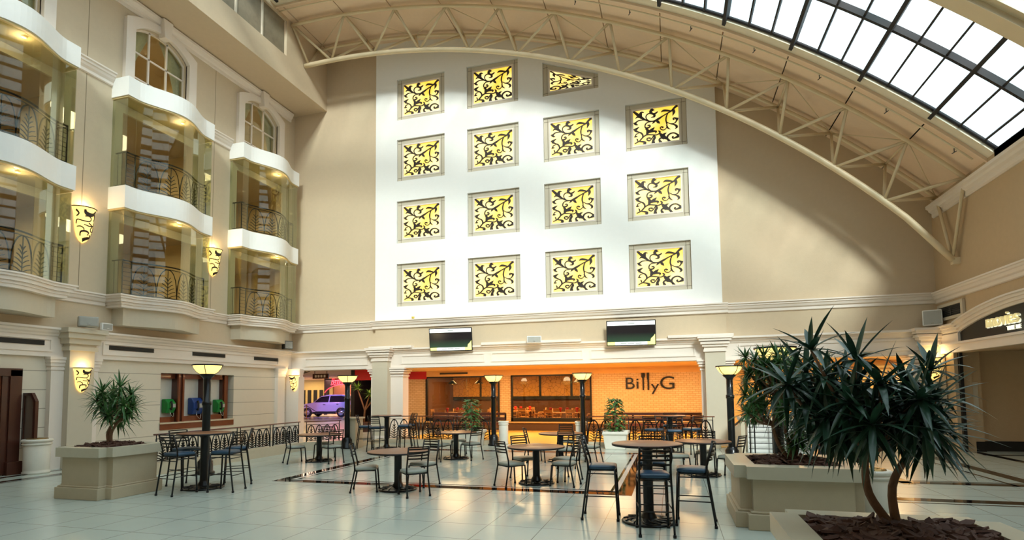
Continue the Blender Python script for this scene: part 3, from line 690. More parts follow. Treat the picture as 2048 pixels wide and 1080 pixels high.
# passage beyond the right opening
pw = MB().box(XR+.05, 8.15, 18.15, 18.5, 0, 2.9); struct('wall_passage_1', pw, WALLR).name = 'wall_passage'
struct('wall_passage', MB().box(8.15, 15, 18.35, 18.6, 0, 2.9).box(15, 15.2, -4, 18.6, 0, 2.9).box(XR+.4, 15, -4.2, -4, 0, 2.9), WALLR)
struct('ceiling_passage', MB().box(XR+.4, 15.2, -4, 18.6, 2.75, 2.95), WALLR)
struct('baseboard_right', MB().box(XR+.09, 8.17, 18.12, 18.15, 0, .27).box(8.15, 15, 18.31, 18.35, 0, .27), BLACK)
struct('trim_23', MB().box(7.62, 7.7, 18.0, 18.12, 0, 2.72), BLACK)
struct('trim_24', MB().box(7.85, 8.06, 18.13, 18.16, 1.1, 1.9), FRAMEB)
for y_ in (4, 10, 15): area('passage_light', (11, y_, 2.7), 1.0, 16, (1, .82, .6))
# ---- rear wall behind the viewer and the gable under the vault
ol = [(XL-.4, 0), (XR+.4, 0), (XR+.4, 7.2)]+[p for p in arcp if p[0] < XR+.3]+[(SX-1.8, 16.0), (XL-.4, 13.4)]
struct('wall_rear', plate([ol], .3, lambda u, v, w_: (u, YR-.15+w_, v)), WALL)
# ============================================================= beyond the colonnade
ub = MB().box(-12.2, 8.2, YB+.4, 25, 2.78, 2.95); struct('ceiling_arcade', ub, ORANGE)
ub = MB().box(-36, -12.2, YB+.4, 45.5, 3.02, 3.2); struct('ceiling_mall', ub, mat('pinkish_ceiling', (226, 190, 160), .8))
struct('floor_arcade', MB().box(-10.2, 1.9, 18.1, 24.2, .0, .012), mat('golden_tile', (238, 186, 84), .3, var=.08))
# restaurant front: painted brick with two shop windows
def BL(u, v, w_): return (u, 24.3+w_, v)
W1, W2 = (-11.35, -7.66), (-7.1, -3.42)
struct('wall_restaurant', plate([rect(-12.35, 1.95, 0, 2.55), rect(W1[0], W1[1], .42, 2.52), rect(W2[0], W2[1], .42, 2.52)], .2, BL), BRICK)
struct('wall_restaurant_header', MB().box(-11.3, 1.95, 24.12, 24.4, 2.52, 2.8), ORANGE)
struct('trim_25', MB().box(-12.35, 1.95, 24.16, 24.2, 0, .32), mat('brown_tile', (92, 66, 48), .4)); struct('trim_26', MB().box(-12.35, -3.3, 24.1, 24.25, .36, .41), mat('sill_stone', (214, 178, 120), .5))
for k, (a, b_) in enumerate((W1, W2)):
    f = MB().box(a, b_, 24.14, 24.28, 2.46, 2.54).box(a, b_, 24.14, 24.28, .42, .58).box(a, a+.07, 24.14, 24.28, .42, 2.5).box(b_-.07, b_, 24.14, 24.28, .42, 2.5)
    wd = struct('window_%d' % (6+k), f, BLACK); obj('pane', MB().box(a, b_, 24.2, 24.21, .5, 2.5), RGLASS, wd)
tag(obj('air_vent', MB().box(-10.6, -9.2, 24.09, 24.12, 2.62, 2.7), VENT, None), 'slim dark air grille in the orange strip above the left restaurant window', 'vent')
# restaurant room
struct('floor_restaurant', MB().box(-12.3, 1.9, 24.4, 30, 0, .02), mat('restaurant_floor', (120, 84, 56), .5))
rb_ = MB().box(-12.5, -12.3, 24.4, 30, 0, 2.8).box(1.75, 1.95, 23, 30, 0, 2.8).box(-12.5, 1.95, 30, 30.2, 0, 1.45); struct('wall_restaurant_room', rb_, mat('brown_room', (104, 66, 40), .7))
struct('ceiling_restaurant', MB().box(-12.5, 1.95, 24.4, 30.2, 2.8, 3.0), mat('brown_ceiling', (128, 84, 48), .7))
MUR = mat('branch_mural', (216, 158, 74), .7, var=.2, scale=1.5)
N, L, b = nodes(MUR); t = N.new('ShaderNodeTexCoord'); vo = N.new('ShaderNodeTexVoronoi'); vo.feature = 'DISTANCE_TO_EDGE'; vo.inputs['Scale'].default_value = 4.5
L.new(t.outputs['Object'], vo.inputs['Vector']); overlay(MUR, mth(N, L, 'LESS_THAN', vo.outputs['Distance'], .022), (84, 54, 26))
mu = MB()
for k in range(8): mu.box(-12.3+k*1.76, -12.3+k*1.76+1.62, 29.9, 30.0, 1.5, 2.75)
struct('trim_27', mu, MUR); struct('trim_28', MB().box(-12.3, 1.75, 29.86, 30, 1.32, 1.5).box(-12.3, 1.75, 29.95, 30.1, 1.5, 2.8), BLACK)
for x in (-10.6, -7.6, -5.2, -1.5): area('restaurant_light', (x, 27.3, 2.7), 1.2, 130, (1, .7, .36))
WCH = mat('pale_wood', (206, 150, 84), .5, var=.2, scale=3)
def wood_chair(loc, rz, label):
    t = thing('wooden_chair', label, 'chair', loc, rz, 'wooden chairs in the restaurant')
    obj('seat', MB().box(-.21, .21, -.2, .21, .43, .47), WCH, t, bev=.01)
    for sx in (-1, 1):
        obj('leg', MB().tube([(sx*.2, .19, 0), (sx*.19, .18, .43)], .02, 6), WCH, t); obj('leg', MB().tube([(sx*.2, -.24, 0), (sx*.19, -.19, .45), (sx*.2, -.27, .9)], .022, 6), WCH, t)
        obj('arm', MB().tube([(sx*.2, -.24, .66), (sx*.22, .12, .66), (sx*.2, .18, .45)], .018, 6), WCH, t)
    obj('backrest', MB().box(-.2, .2, -.29, -.26, .78, .9).box(-.2, .2, -.27, -.245, .62, .67), WCH, t); return t
def rtable(loc, label, w_=1.7):
    t = thing('restaurant_table', label, 'table', loc, 0, 'restaurant tables')
    obj('tabletop', MB().box(-w_/2, w_/2, -.4, .4, .71, .75), WCH, t, bev=.01)
    for sx in (-1, 1):
        for sy in (-1, 1): obj('leg', MB().box(sx*(w_/2-.1)-.03, sx*(w_/2-.1)+.03, sy*.32-.03, sy*.32+.03, 0, .71), WOODD, t)
    return t
REDN = mat('red_napkin', (196, 36, 34), .8)
def napkins(x, y, where, n=4):
    for k in range(n):
        xx = x-.6+1.2*k/(n-1); mb = MB().lathe([(0, 0), (.05, 0), (.035, .1), (.09, .2), (.05, .24), (0, .16)], (0, 0, 0), 7)
        o = obj('napkin', mb, REDN, None, (0, 0, 0)); o.location = (xx, y+(.18 if k % 2 else -.18), .751); tag(o, 'red napkin on the %s, %s from the left' % (where, NC[k]), 'napkin', 'red napkins on the restaurant tables')
for i, (x, y, where) in enumerate(((-10.3, 25.9, 'table behind the left shop window'), (-5.0, 25.9, 'table behind the right shop window'), (-7.9, 28.2, 'rear table between the shop windows'))):
    rtable((x, y, .02), 'wooden restaurant %s' % where); napkins(x, y, where)
    for k, (dx, dy, rz, wh) in enumerate(((-.5, -.75, 0, 'front left'), (.5, -.75, 0, 'front right'), (-1.25, 0, -pi/2, 'left end'), (1.25, 0, pi/2, 'right end'), (-.5, .75, pi, 'rear left'), (.5, .75, pi, 'rear right'))):
        wood_chair((x+dx, y+dy, .02), rz+.1*(k-2), 'pale wooden chair at the %s of the %s' % (wh, where))
for k, (x, y) in enumerate(((-10.9, 26.4), (-9.6, 26.8), (-8.1, 26.2), (-4.6, 27.6))):
    t = thing('pendant_lamp', 'dark metal pendant lamp inside the restaurant, %s from the left' % NC[k], 'lamp', (x, y, 2.2), 0, 'pendant lamps in the restaurant')
    obj('shade', MB().lathe([(.03, .18), (.08, .16), (.22, .02), (.22, 0)], (0, 0, 0), 20), BLACK, t); obj('bulb', MB().lathe([(0, -.03), (.05, 0), (.05, .05), (0, .1)], (0, 0, 0), 12), LAMP, t); obj('cord', MB().tube([(0, 0, .18), (0, 0, .6)], .008, 5), BLACK, t)
# restaurant name in raised letters, with fork and knife for the double l
SGN = mat('sign_black', (24, 16, 12), .5)
c0 = on(1297, 766, 1, 24.17)
def SG(x0, z0): return lambda u, v, w_: (c0.x+x0+u, 24.17-w_, c0.z+z0+v)
sg = thing('restaurant_sign', 'black raised restaurant name with a fork and knife as letters on the brick wall', 'sign', (c0.x, 24.2, c0.z))
for ch, x0, z0, s_, sx in (('B', -.79, .0, .72, 1.12), ('i', -.46, .0, .66, 1.3), ('y', .27, -.11, .62, 1.25), ('G', .78, .0, .78, 1.2)): part(sg, 'letter', textmb(ch, s_, SG(x0, z0-.03), .04, sx), SGN)
fk = [[(-.03, -.28), (.03, -.28), (.035, .22), (.08, .3), (.085, .5), (.06, .5), (.055, .36), (.04, .36), (.035, .52), (.005, .52), (.0, .36), (-.012, .36), (-.02, .52), (-.045, .52), (-.045, .36), (-.06, .36), (-.065, .5), (-.085, .5), (-.08, .3), (-.035, .22)]]
part(sg, 'fork_letter', plate(fk, .04, SG(-.22, -.02)), SGN)
part(sg, 'knife_letter', plate([[(-.02, -.28), (.045, -.28), (.045, .2), (.06, .55), (-.01, .55), (-.045, .48), (-.045, .18), (-.02, .16)]], .04, SG(-.02, -.02)), SGN)
# shop to the left of it: red fascia over a dark opening
struct('wall_shop', MB().box(-15.2, -11.3, 24.12, 24.3, 2.42, 3.02), RED)
struct('wall_shop_side', MB().box(-12.6, -12.35, 24.2, 24.5, 0, 2.45), BRICK)
struct('wall_shop_room', MB().box(-15.3, -12.6, 28, 28.2, 0, 3).box(-15.4, -15.2, 24.1, 28.2, 0, 3.02).box(-15.2, -12.6, 24.3, 28, 2.42, 2.5), BLACK)
tag(obj('air_vent', MB().box(-14.3, -13.7, 24.09, 24.12, 2.62, 2.72), VENT, None), 'small dark air grille in the red fascia left of the big column', 'vent')
t = thing('poster_stand', 'lit pinkish poster board inside the dark shop beside the column', 'poster', (-13.3, 26, 0)); obj('poster', MB().box(-.35, .35, -.03, .0, 1.1, 2.1), mat('poster_pink', (206, 130, 120), .5, emit=(206, 120, 110), es=.5), t); obj('post', MB().box(-.4, -.36, -.02, .02, 0, 2.3).box(-.4, .4, -.02, .02, 2.25, 2.3), WARM, t)
# mall hall with the car
struct('wall_mall_far', MB().box(-36, -11, 44.8, 45, 0, 3.1).box(-36, -35.8, 20, 45, 0, 3.1), mat('peach_wall', (224, 150, 110), .8))
struct('wall_mall_left', MB().box(-35, XL+.0, YB+.45, YB+.6, 0, 3.1), CREAM)
yw = struct('wall_mall_shop', MB().box(-33, -29.2, 42.8, 43, 0, 3.02), WARM)
mb = MB()
for k in range(5): mb.box(-32.4+.62*k, -32.05+.62*k, 42.74, 42.8, .3, 2.1)
struct('window_8', mb, BLACK)
struct('wall_mall_column', MB().box(-28.3, -27.5, 42.2, 43, 0, 3.02), PINK)
q0 = on(648, 800, 1, 40).x; q1 = on(737, 800, 1, 40).x; qc = on(690, 800, 1, 40).x; rw = qc-q0-.15; zt_ = on(690, 768, 1, 40).z
nf = struct('wall_bar_front', plate([[(q0, 0), (q0, 3.05), (q1, 3.05), (q1, 0), (qc+rw, 0)]+[(qc+rw*cos(radians(a)), zt_-.75+.75*sin(radians(a))) for a in range(0, 181, 12)]+[(qc-rw, 0)]], .25, lambda u, v, w_: (u, 40.13+w_, v)), mat('bar_black', (34, 20, 26), .6))
struct('wall_bar_room', MB().box(q0, q1, 41.4, 41.5, 0, 3.02), mat('bar_inside', (150, 96, 70), .7))
NEON = mat('neon_red', (255, 60, 80), .4, emit=(255, 50, 70), es=1.5)
nc = on(676, 763, 1, 39.9)
ns = thing('neon_sign', 'red neon script sign on the black bar front behind the second lamp', 'sign', (nc.x, 39.9, nc.z))
part(ns, 'script', textmb('Bentleys', .95, lambda u, v, w_: (nc.x+u*.62+v*.25, 39.95-w_, nc.z+v+u*.02), .04, .8, .85), NEON)
part(ns, 'neon_arch', MB().tube([(qc+(rw+.1)*cos(radians(a)), 39.96, zt_-.9+.86*sin(radians(a))) for a in range(84, 172, 6)], .035, 6), NEON)
t = thing('hanging_sign', 'brown framed direction sign hanging in the mall opening at left', 'sign', (-18.5, 26, 2.62)); obj('frame', MB().box(-.5, .5, -.03, .03, -.02, .24), WOODD, t)
for k, x in enumerate((-.36, -.18, 0, .2)): obj('pictogram', MB().box(x, x+.12, -.036, -.03, .04, .18), WHITE, t)
obj('bracket', MB().box(-.4, -.37, -.01, .01, .24, .42).box(.37, .4, -.01, .01, .24, .42), WOODD, t)
t = thing('scroll_ceiling_lamp', 'lit oval ceiling lamp with dark scrollwork in the mall opening', 'lamp', (-17.4, 22.2, 2.9)); obj('bowl', MB().lathe([(0, -.14), (.5, -.1), (.9, .02), (.95, .12)], (0, 0, 0), 28), SCON, t)
mb = MB()
for k in range(10):
    a = k*.63
    mb.tube([(.25*cos(a), .25*sin(a), -.14), (.55*cos(a+.3), .55*sin(a+.3), -.12), (.8*cos(a), .8*sin(a), -.03), (.65*cos(a-.25), .65*sin(a-.25), -.08)], .03, 5)
obj('scrollwork', mb, BRONZE, t)
# car on display
CARP = mat('car_paint', (196, 186, 200), .25, metal=.3, coat=.8, var=.02); CGL = mat('car_glass', (18, 16, 26), .08, coat=.5)
car = thing('car', 'silver sport utility car parked on display under purple and blue light', 'car', (-25.2, 36.6, 0), radians(8))
prof = [(-2.05, .35), (-2.1, .6), (-2.02, .88), (-1.55, 1.0), (-.9, 1.1), (-.35, 1.58), (.2, 1.68), (1.3, 1.68), (1.75, 1.6), (2.05, 1.1), (2.12, .8), (2.1, .38)]
cutp = [(1.75, .32)]+[(1.32+.4*cos(radians(a)), .34+.4*sin(radians(a))) for a in range(0, 181, 20)]+[(-1.0, .3)]+[(-1.38+.4*cos(radians(a)), .34+.4*sin(radians(a))) for a in range(0, 181, 20)]+[(-1.95, .32)]
prof = prof+cutp
me = filled([prof], .1); me_v = [tuple(v.co) for v in me.vertices]; me_f = [tuple(p.vertices) for p in me.polygons]; bpy.data.meshes.remove(me)
mb = MB(); hw = lambda z: .9 if z < 1.05 else .9-.26*(z-1.05)/.63
mb.add([(v[0], (hw(v[1]) if v[2] > 0 else -hw(v[1])), v[1]) for v in me_v], me_f); obj('body', mb, CARP, car)
for sy in (-1, 1):
    g = lambda pts: MB().add([(x, sy*(hw(z)+.012), z) for x, z in pts], [tuple(range(len(pts)))])
    obj('side_window', g([(-.82, 1.12), (-.38, 1.52), (.3, 1.6), (.3, 1.12)]), CGL, car); obj('side_window', g([(.38, 1.12), (.38, 1.6), (1.25, 1.6), (1.7, 1.5), (1.75, 1.25), (1.5, 1.12)]), CGL, car)
    for x in (-1.38, 1.32):
        wh = MB().lathe([(0, -.1), (.2, -.11), (.32, -.1), (.35, -.05), (.35, .05), (.32, .1), (0, .1)], (0, 0, 0), 24); o = obj('wheel', wh, BLACK, car); o.location = (x, sy*.82, .35); o.rotation_euler = (pi/2, 0, 0)
        o2 = obj('rim', MB().lathe([(0, -.12), (.21, -.12), (.21, .12), (0, .12)], (0, 0, 0), 12), CHROME, o)
    obj('door_handle', MB().box(-.1, .08, sy*.915-.01, sy*.915+.01, .93, .97).box(.95, 1.12, sy*.915-.01, sy*.915+.01, .95, .99), BLACK, car)
    obj('sill', MB().box(-.95, .9, sy*.9-.03, sy*.9+.03, .26, .4), BLACK, car)
obj('windscreen', MB().add([(-.88, -.82, 1.12), (-.88, .82, 1.12), (-.4, .68, 1.56), (-.4, -.68, 1.56)], [(0, 1, 2, 3)]), CGL, car)
spot('blue_spot', (-22.5, 33.0, 2.8), (-24.3, 36, .7), 700, (.2, .25, 1), 40); spot('purple_spot', (-25, 32.5, 2.8), (-25.6, 36, .9), 380, (.72, .3, 1), 60)
for k, x in enumerate((-24.9, -21.4)):
    t = thing('stanchion', 'gold rope stanchion in front of the display car, %s one' % ('left', 'right')[k], 'stanchion', (x, 33.4, 0), 0, 'rope stanchions by the car')
    obj('post', MB().lathe([(.16, 0), (.16, .02), (.03, .04), (.025, .92), (.045, .94), (.045, .98), (0, 1.0)], (0, 0, 0), 14), mat('brass%d' % k, (214, 160, 70), .3, .8), t)
obj_ = obj('barrier_rope', MB().tube([(-26.6, 33.6, .95), (-26, 33.5, .7), (-24.9, 33.4, .93), (-24.1, 33.4, .5), (-22.3, 33.4, .5), (-21.4, 33.4, .93)], .025, 6), BLACK, None)
tag(obj_, 'black rope hung between the stanchions in front of the car', 'rope')
area('mall_light', (-26, 40, 2.9), 4, 420, (1, .62, .5)); area('mall_light', (-20.5, 28, 2.9), 2.5, 60, (1, .7, .5)); area('mall_light', (-31, 41, 2.9), 2, 90, (1, .72, .3)); area('mall_light', (-16.5, 21.5, 2.8), 1.5, 45, (1, .72, .5))
area('red_shop_light', (-13.6, 22.3, 2.7), 1, 25, (1, .6, .4)); point('poster_light', (-13.3, 25.5, 2.2), 8, (1, .5, .5), .1)
# warm lights over the golden arcade floor
for x in (-9, -5.6, -2.2, .8): area('arcade_light', (x, 21.9, 2.74), 1.3, ARC_E, (1, .7, .34), sy=1.3)
for x in (4, 6.6): area('arcade_light', (x, 21.2, 2.74), 1.3, ARC_E, (1, .66, .28))
# orange wall, signs and louvres at right
struct('wall_arcade_right', MB().box(1.95, 9.2, 23.3, 23.5, 0, 2.8).box(9.2, 9.4, YB+.4, 23.5, 0, 2.8), ORANGE)
struct('trim_29', MB().box(1.95, 2.5, 23.0, 23.3, 2.4, 2.8).box(2.58, 2.68, 23.25, 23.3, .2, 2.3), BROWN)
for k, px in enumerate((1502, 1530)):
    c = on(px, 742, 1, 23.2); t = thing('restroom_sign', ('dark framed direction plate with arrow and figure on the orange wall', 'lit sign plate with red figures beside the arrow plate')[k], 'sign', (c.x, 23.28, c.z))
    part(t, 'frame', MB().box(c.x-.25, c.x+.25, 23.24, 23.29, c.z-.13, c.z+.13), WOODD)
    for q in range(2): part(t, 'plate', MB().box(c.x-.2+.21*q, c.x-.02+.21*q, 23.225, 23.24, c.z-.09, c.z+.09), WHITE)
    part(t, 'arrow', MB().box(c.x-.13, c.x-.1, 23.215, 23.225, c.z-.07, c.z+.06).prism([(c.x-.17, c.z-.02), (c.x-.115, c.z-.08), (c.x-.06, c.z-.02)], 23.215, 23.225, 1), (BLACK, RED)[k])
    part(t, 'figure', MB().prism([(c.x+.06, c.z+.05), (c.x+.14, c.z-.07), (c.x+.11, c.z-.07), (c.x+.03, c.z+.05)], 23.215, 23.225, 1), (BLACK, RED)[k])
lv = thing('louvre_shutter', 'ochre slatted timber screen on the far wall behind the big plant', 'shutter', (7.2, 22.9, 0))
for k in range(11): part(lv, 'slat', MB().cbox((7.3, 22.9, 1.05+.15*k), (1.5, .1, .09), 0, .5), WARM)
part(lv, 'frame', MB().box(6.5, 6.58, 22.85, 22.98, 0, 2.75), WOODD)

# ============================================================= kerbs and railings
KERB = mat('pale_kerb_stone', (206, 192, 166), .25, var=.06)
LX = -11.35
kb = MB().box(LX-.12, LX+.12, 9.6, 14.95, 0, .26).prism([(LX-.12, 14.95), (LX+.12, 14.95), (-10.25, 15.85), (-10.4, 16.0)], 0, .26); struct('kerb_left', kb, KERB)
struct('kerb_pier', MB().box(-10.35, -9.95, 15.85, 16.3, 0, .95).box(-10.4, -9.9, 15.8, 16.35, .95, 1.0), KERB)
struct('kerb_back', MB().box(-10.3, -5.75, 17.75, 18.0, 0, .14).box(-2.95, 1.35, 17.75, 18.0, 0, .14).box(-10.3, -10.1, 16.3, 18, 0, .14), KERB)
def railing(label, P0, P1, z0, z1, k, bend=None):
    P0 = Vector((*P0, 0)); P1 = Vector((*P1, 0)); D = P1-P0; Ln = D.length; D.normalize()
    t = thing('leaf_railing', label, 'railing', tuple(P0), 0, 'black leaf-pattern railings')
    fn = lambda s, z: tuple(P0+D*s+Vector((0, 0, z)))
    part(t, 'handrail', MB().tube([fn(0, z1), fn(Ln, z1)], .03, 8, True, .6), RIM)
    n = max(1, round(Ln/1.35)); w_ = Ln/n
    for i in range(n):
        g = MB(); a, b_ = i*w_+.06, (i+1)*w_-.06
        for q in (a, b_): g.tube([fn(q, z0), fn(q, z1-.1)], .018, 6)
        g.tube([fn(a, z1-.1), fn(b_, z1-.1)], .012, 4); g.tube([fn(a, z0+.04), fn(b_, z0+.04)], .012, 4); leaf_units(g, a+.02, b_-.02, z0+.04, z1-.12, k, fn, .015); part(t, 'leaf_panel', g, IRON)
        for q in (a, b_): part(t, 'rail_post', MB().tube([fn(q, z1-.1), fn(q, z1)], .012, 5), IRON)
    return t
railing('long black leaf-pattern railing running from the left planter towards the back', (LX, 9.8), (LX, 14.9), .26, .9, 4)
railing('short slanting leaf-pattern railing between the long left one and the stone pier', (LX+.1, 15.0), (-10.45, 15.8), .26, .9, 4)
railing('leaf-pattern railing behind the far left bar table', (-9.9, 17.85), (-5.95, 17.85), .14, .95, 3)
railing('leaf-pattern railing behind the square white plant pot, right of centre', (-2.75, 17.85), (1.2, 17.85), .14, .95, 3)
def bench_rail(label, x0, x1, y):
    t = thing('slatted_barrier', label, 'barrier', (x0, y, 0), 0, 'slatted barriers before the restaurant')
    for z, mt in ((.88, RIM), (.68, RIM), (.5, RIM)): part(t, 'rail', MB().box(x0, x1, y-.04, y+.04, z, z+.1), WOODD if z > .6 else RIM)
    mb = MB()
    for z in (.62, .8, .12, .24, .36): mb.tube([(x0, y, z), (x1, y, z)], .012, 5)
    part(t, 'wire', mb, IRON)
    n = int((x1-x0)/.9)
    for k in range(n+1): part(t, 'post', MB().box(x0+(x1-x0)*k/n-.03, x0+(x1-x0)*k/n+.03, y-.03, y+.03, 0, .95), IRON)
bench_rail('dark slatted barrier before the left restaurant window', -9.2, -6.2, 20.3); bench_rail('dark slatted barrier below the restaurant name', -2.4, 1.6, 20.3)
# ramp balustrade beside the right-hand column
rb2 = MB().prism([(15.7, 0), (18.5, 0), (18.5, .5), (15.7, .92)], 1.7, 1.8, 0); struct('kerb_ramp', rb2, KERB)
t = thing('ramp_handrail', 'sloping pale handrail beside the right-hand column', 'handrail', (1.75, 15.7, .92)); part(t, 'rail', MB().tube([(1.75, 15.7, 1.0), (1.75, 18.5, .6)], .03, 8), VENT)
for y_ in (15.8, 17.1, 18.4): part(t, 'bracket', MB().tube([(1.75, y_, .5), (1.75, y_, 1.0-(y_-15.7)*.143)], .015, 6), VENT)

# ============================================================= planters
def planter(cx, cy, hx, hy, h, label, mulchlab, hole=.3, nchip=330):
    t = thing('stone_planter', label, 'planter', (cx, cy, 0), 0, 'raised stone planters')
    def notch(e, q=.14):
        a, b_ = hx+e, hy+e; return [(cx+x, cy+y) for x, y in [(-a+q, -b_), (a-q, -b_), (a-q, -b_+q), (a, -b_+q), (a, b_-q), (a-q, b_-q), (a-q, b_), (-a+q, b_), (-a+q, b_-q), (-a, b_-q), (-a, -b_+q), (-a+q, -b_+q)]]
    part(t, 'body', MB().prism(notch(-.07), .2, h-.13), STONE, bev=.008)
    part(t, 'plinth', join(MB().prism(notch(.0), 0, .2), MB().prism(notch(-.035), .2, .23)), STONE, bev=.01)
    hw_ = [(cx-hx+hole, cy-hy+hole), (cx+hx-hole, cy-hy+hole), (cx+hx-hole, cy+hy-hole), (cx-hx+hole, cy+hy-hole)]
    part(t, 'coping', plate([notch(0), hw_], .16, lambda u, v, w_: (u, v, h-.08+w_)), COPE, bev=.008)
    part(t, 'soil', MB().box(cx-hx+hole-.01, cx+hx-hole+.01, cy-hy+hole-.01, cy+hy-hole+.01, h-.14, h-.03), MULCH)
    mb = MB(); rr = random.Random(int(cx*10))
    for k in range(nchip):
        x = cx+rr.uniform(-1, 1)*(hx-hole-.06); y_ = cy+rr.uniform(-1, 1)*(hy-hole-.06); d = 1-max(abs(x-cx)/(hx-hole), abs(y_-cy)/(hy-hole))
        s_ = rr.uniform(.03, .075); k0 = len(mb.v)
        M_ = Matrix.Translation((x, y_, h-.035+rr.uniform(.0, .03)+.07*d)) @ Matrix.Rotation(rr.uniform(0, 6.28), 4, 'Z') @ Matrix.Rotation(rr.gauss(0, .35), 4, 'X') @ Matrix.Rotation(rr.gauss(0, .25), 4, 'Y')
        pts = [(rr.uniform(.7, 1.1)*s_*1.3*cos(a)*1.2, rr.uniform(.6, 1.1)*s_*.6*sin(a)) for a in [q*pi/3 for q in range(6)]]
        mb.prism(pts, -.008, .01)
        for i in range(k0, len(mb.v)): mb.v[i] = tuple(M_ @ Vector(mb.v[i]))
    tag(obj('bark_mulch', mb, MULCH, None), mulchlab, 'mulch', None, 'stuff')
    return t
planter(-10.03, 7.8, .65, .63, .89, 'beige stone planter at left with a small palm-like plant', 'brown bark chips in the left stone planter', .2, 300)
planter(1.53, 8.45, .79, .79, .8, 'beige stone planter at right, the farther of the two, holding a bushy plant', 'brown bark chips in the farther right planter', .27, 330)
planter(1.53, 4.38, .79, .79, .78, 'nearest stone planter at the bottom right corner with a two-trunked plant', 'dark bark chips in the nearest planter at bottom right', .2, 620)
for a, lab in (((-12.6, 9.1, .44, .34, .80), 1),): pass

def rosette(mb, c, n, L_, w_, rr, up=1., low=-.35, ax=(0, 0, 1)):
    c = Vector(c); Z = Vector(ax).normalized(); X_ = Z.orthogonal().normalized(); Y_ = Z.cross(X_)
    for k in range(n):
        f = k/max(1, n-1); el = (1.25-(1.25-low)*f**.8)+rr.gauss(0, .12); az = k*2.399+rr.gauss(0, .2); ln = L_*rr.uniform(.7, 1.1)*(.75+.35*sin(pi*min(1, f+.25)))
        d = (X_*cos(az)+Y_*sin(az))*cos(el)+Z*sin(el); dr = ln*(.12+.38*f)*rr.uniform(.6, 1.2)
        side = d.cross(Vector((0, 0, 1))); side = side.normalized() if side.length > .05 else X_
        V_ = []; ns = 7
        for i in range(ns):
            t = i/(ns-1); p = c+d*(ln*t)+Vector((0, 0, -dr*t*t)); ww = w_*(.35+.65*sin(pi*min(1, t*.9+.12)))*(1-t**5)*.5+.0006
            nrm = side.cross(d).normalized()
            V_ += [p-side*ww+nrm*ww*.35, p, p+side*ww+nrm*ww*.35]
        mb.add(V_, [(i*3+j, i*3+j+1, (i+1)*3+j+1, (i+1)*3+j) for i in range(ns-1) for j in range(2)], True)
def stemmed_plant(label, base, tips, forks, L_, w_, n, lm, rad, seed, cat='plant', name='dracaena_plant', low=-.5, loose=0):
    t = thing(name, label, cat, base); rr = random.Random(seed); st = MB(); lf = MB()
    F_ = [Vector(f) for f in forks]; base = Vector(base)
    for f in F_:
        mid = (base+f)/2+Vector((rr.uniform(-.03, .03), rr.uniform(-.03, .03), 0)); Q = crom([tuple(base-Vector((0, 0, .05))), tuple(mid+(f-base).cross(Vector((0, 1, 0)))*.12), tuple(f)], 5); st.tube(Q, [rad*(1.15-.4*i/(len(Q)-1)) for i in range(len(Q))], 9)
    for ti, p in enumerate(tips):
        p = Vector(p); f = min(F_, key=lambda q: (q-p).length); m_ = (f*.5+p*.5)+Vector((rr.uniform(-.04, .04), rr.uniform(-.04, .04), -abs(p.x-f.x)*.12))
        Q = crom([tuple(f), tuple(m_), tuple(p)], 4); st.tube(Q, [rad*(.7-.42*i/(len(Q)-1)) for i in range(len(Q))], 7)
        ax = (p-f).normalized()*.5+Vector((0, 0, 1)); rosette(lf, p, n if ti >= loose else n//2, L_*rr.uniform(.85, 1.1)*(1 if ti >= loose else 1.12), w_, rr, low=low if ti >= loose else -.1, ax=ax)
        rosette(lf, p-(p-f)*.25, n//2, L_*.9, w_, rr, low=low-.2, ax=ax)
    part(t, 'trunk', st, TRUNK); part(t, 'foliage', lf, lm); return t
# foreground plant, two trunks
def at(u, v, y_): return tuple(on(u, v, 1, y_))
b0 = (1.85, 4.45, .76)
tipsA = [at(1622, 700, 4.3), at(1712, 722, 4.5), at(1862, 742, 4.55), at(1872, 800, 4.4), at(1760, 772, 4.15), at(1655, 775, 4.6), at(1612, 745, 4.8), at(1575, 770, 4.5),
         at(1700, 805, 4.2), at(1812, 812, 4.35), at(1745, 850, 4.1), at(1655, 835, 4.4), at(1855, 850, 4.2), at(1810, 765, 4.8), at(1690, 765, 4.9), at(1780, 835, 4.8), at(1615, 820, 4.7), at(1852, 830, 4.7), at(1730, 800, 4.8), at(1640, 800, 5.0), at(1840, 800, 4.1), at(1868, 870, 4.5), at(1690, 860, 4.6)]
stemmed_plant('large dark-leaved plant with two bent trunks growing in the nearest planter', (on(1795, 1030, 1, 4.72).x, 4.72, .77), tipsA, [at(1730, 905, 4.6), at(1822, 900, 4.7)], .37, .043, 28, LEAF2, .03, 3, low=-1.1, loose=6)
rr = random.Random(5)
tipsB = [at(1545+55*rr.uniform(-1, 1), 770+60*rr.uniform(-1, 1), 8.45+.4*rr.uniform(-1, 1)) for k in range(34)]+[at(1640+50*rr.uniform(-1, 1), 800+70*rr.uniform(-1, 1), 8.5+.4*rr.uniform(-1, 1)) for k in range(22)]+[at(1590+18*rr.uniform(-1, 1), 890, 8.3) for k in range(4)]+[at(1632, 880, 8.4), at(1655, 868, 8.2), at(1520, 740, 8.4), at(1528, 715, 8.4), at(1570, 715, 8.4)]
stemmed_plant('bushy narrow-leaved plant filling the farther right planter', (on(1592, 912, 1, 8.4).x, 8.4, .78), tipsB, [at(1545, 850, 8.4), at(1622, 845, 8.5), at(1590, 870, 8.3), at(1575, 800, 8.5)], .26, .028, 26, LEAF, .028, 9, low=-.4)
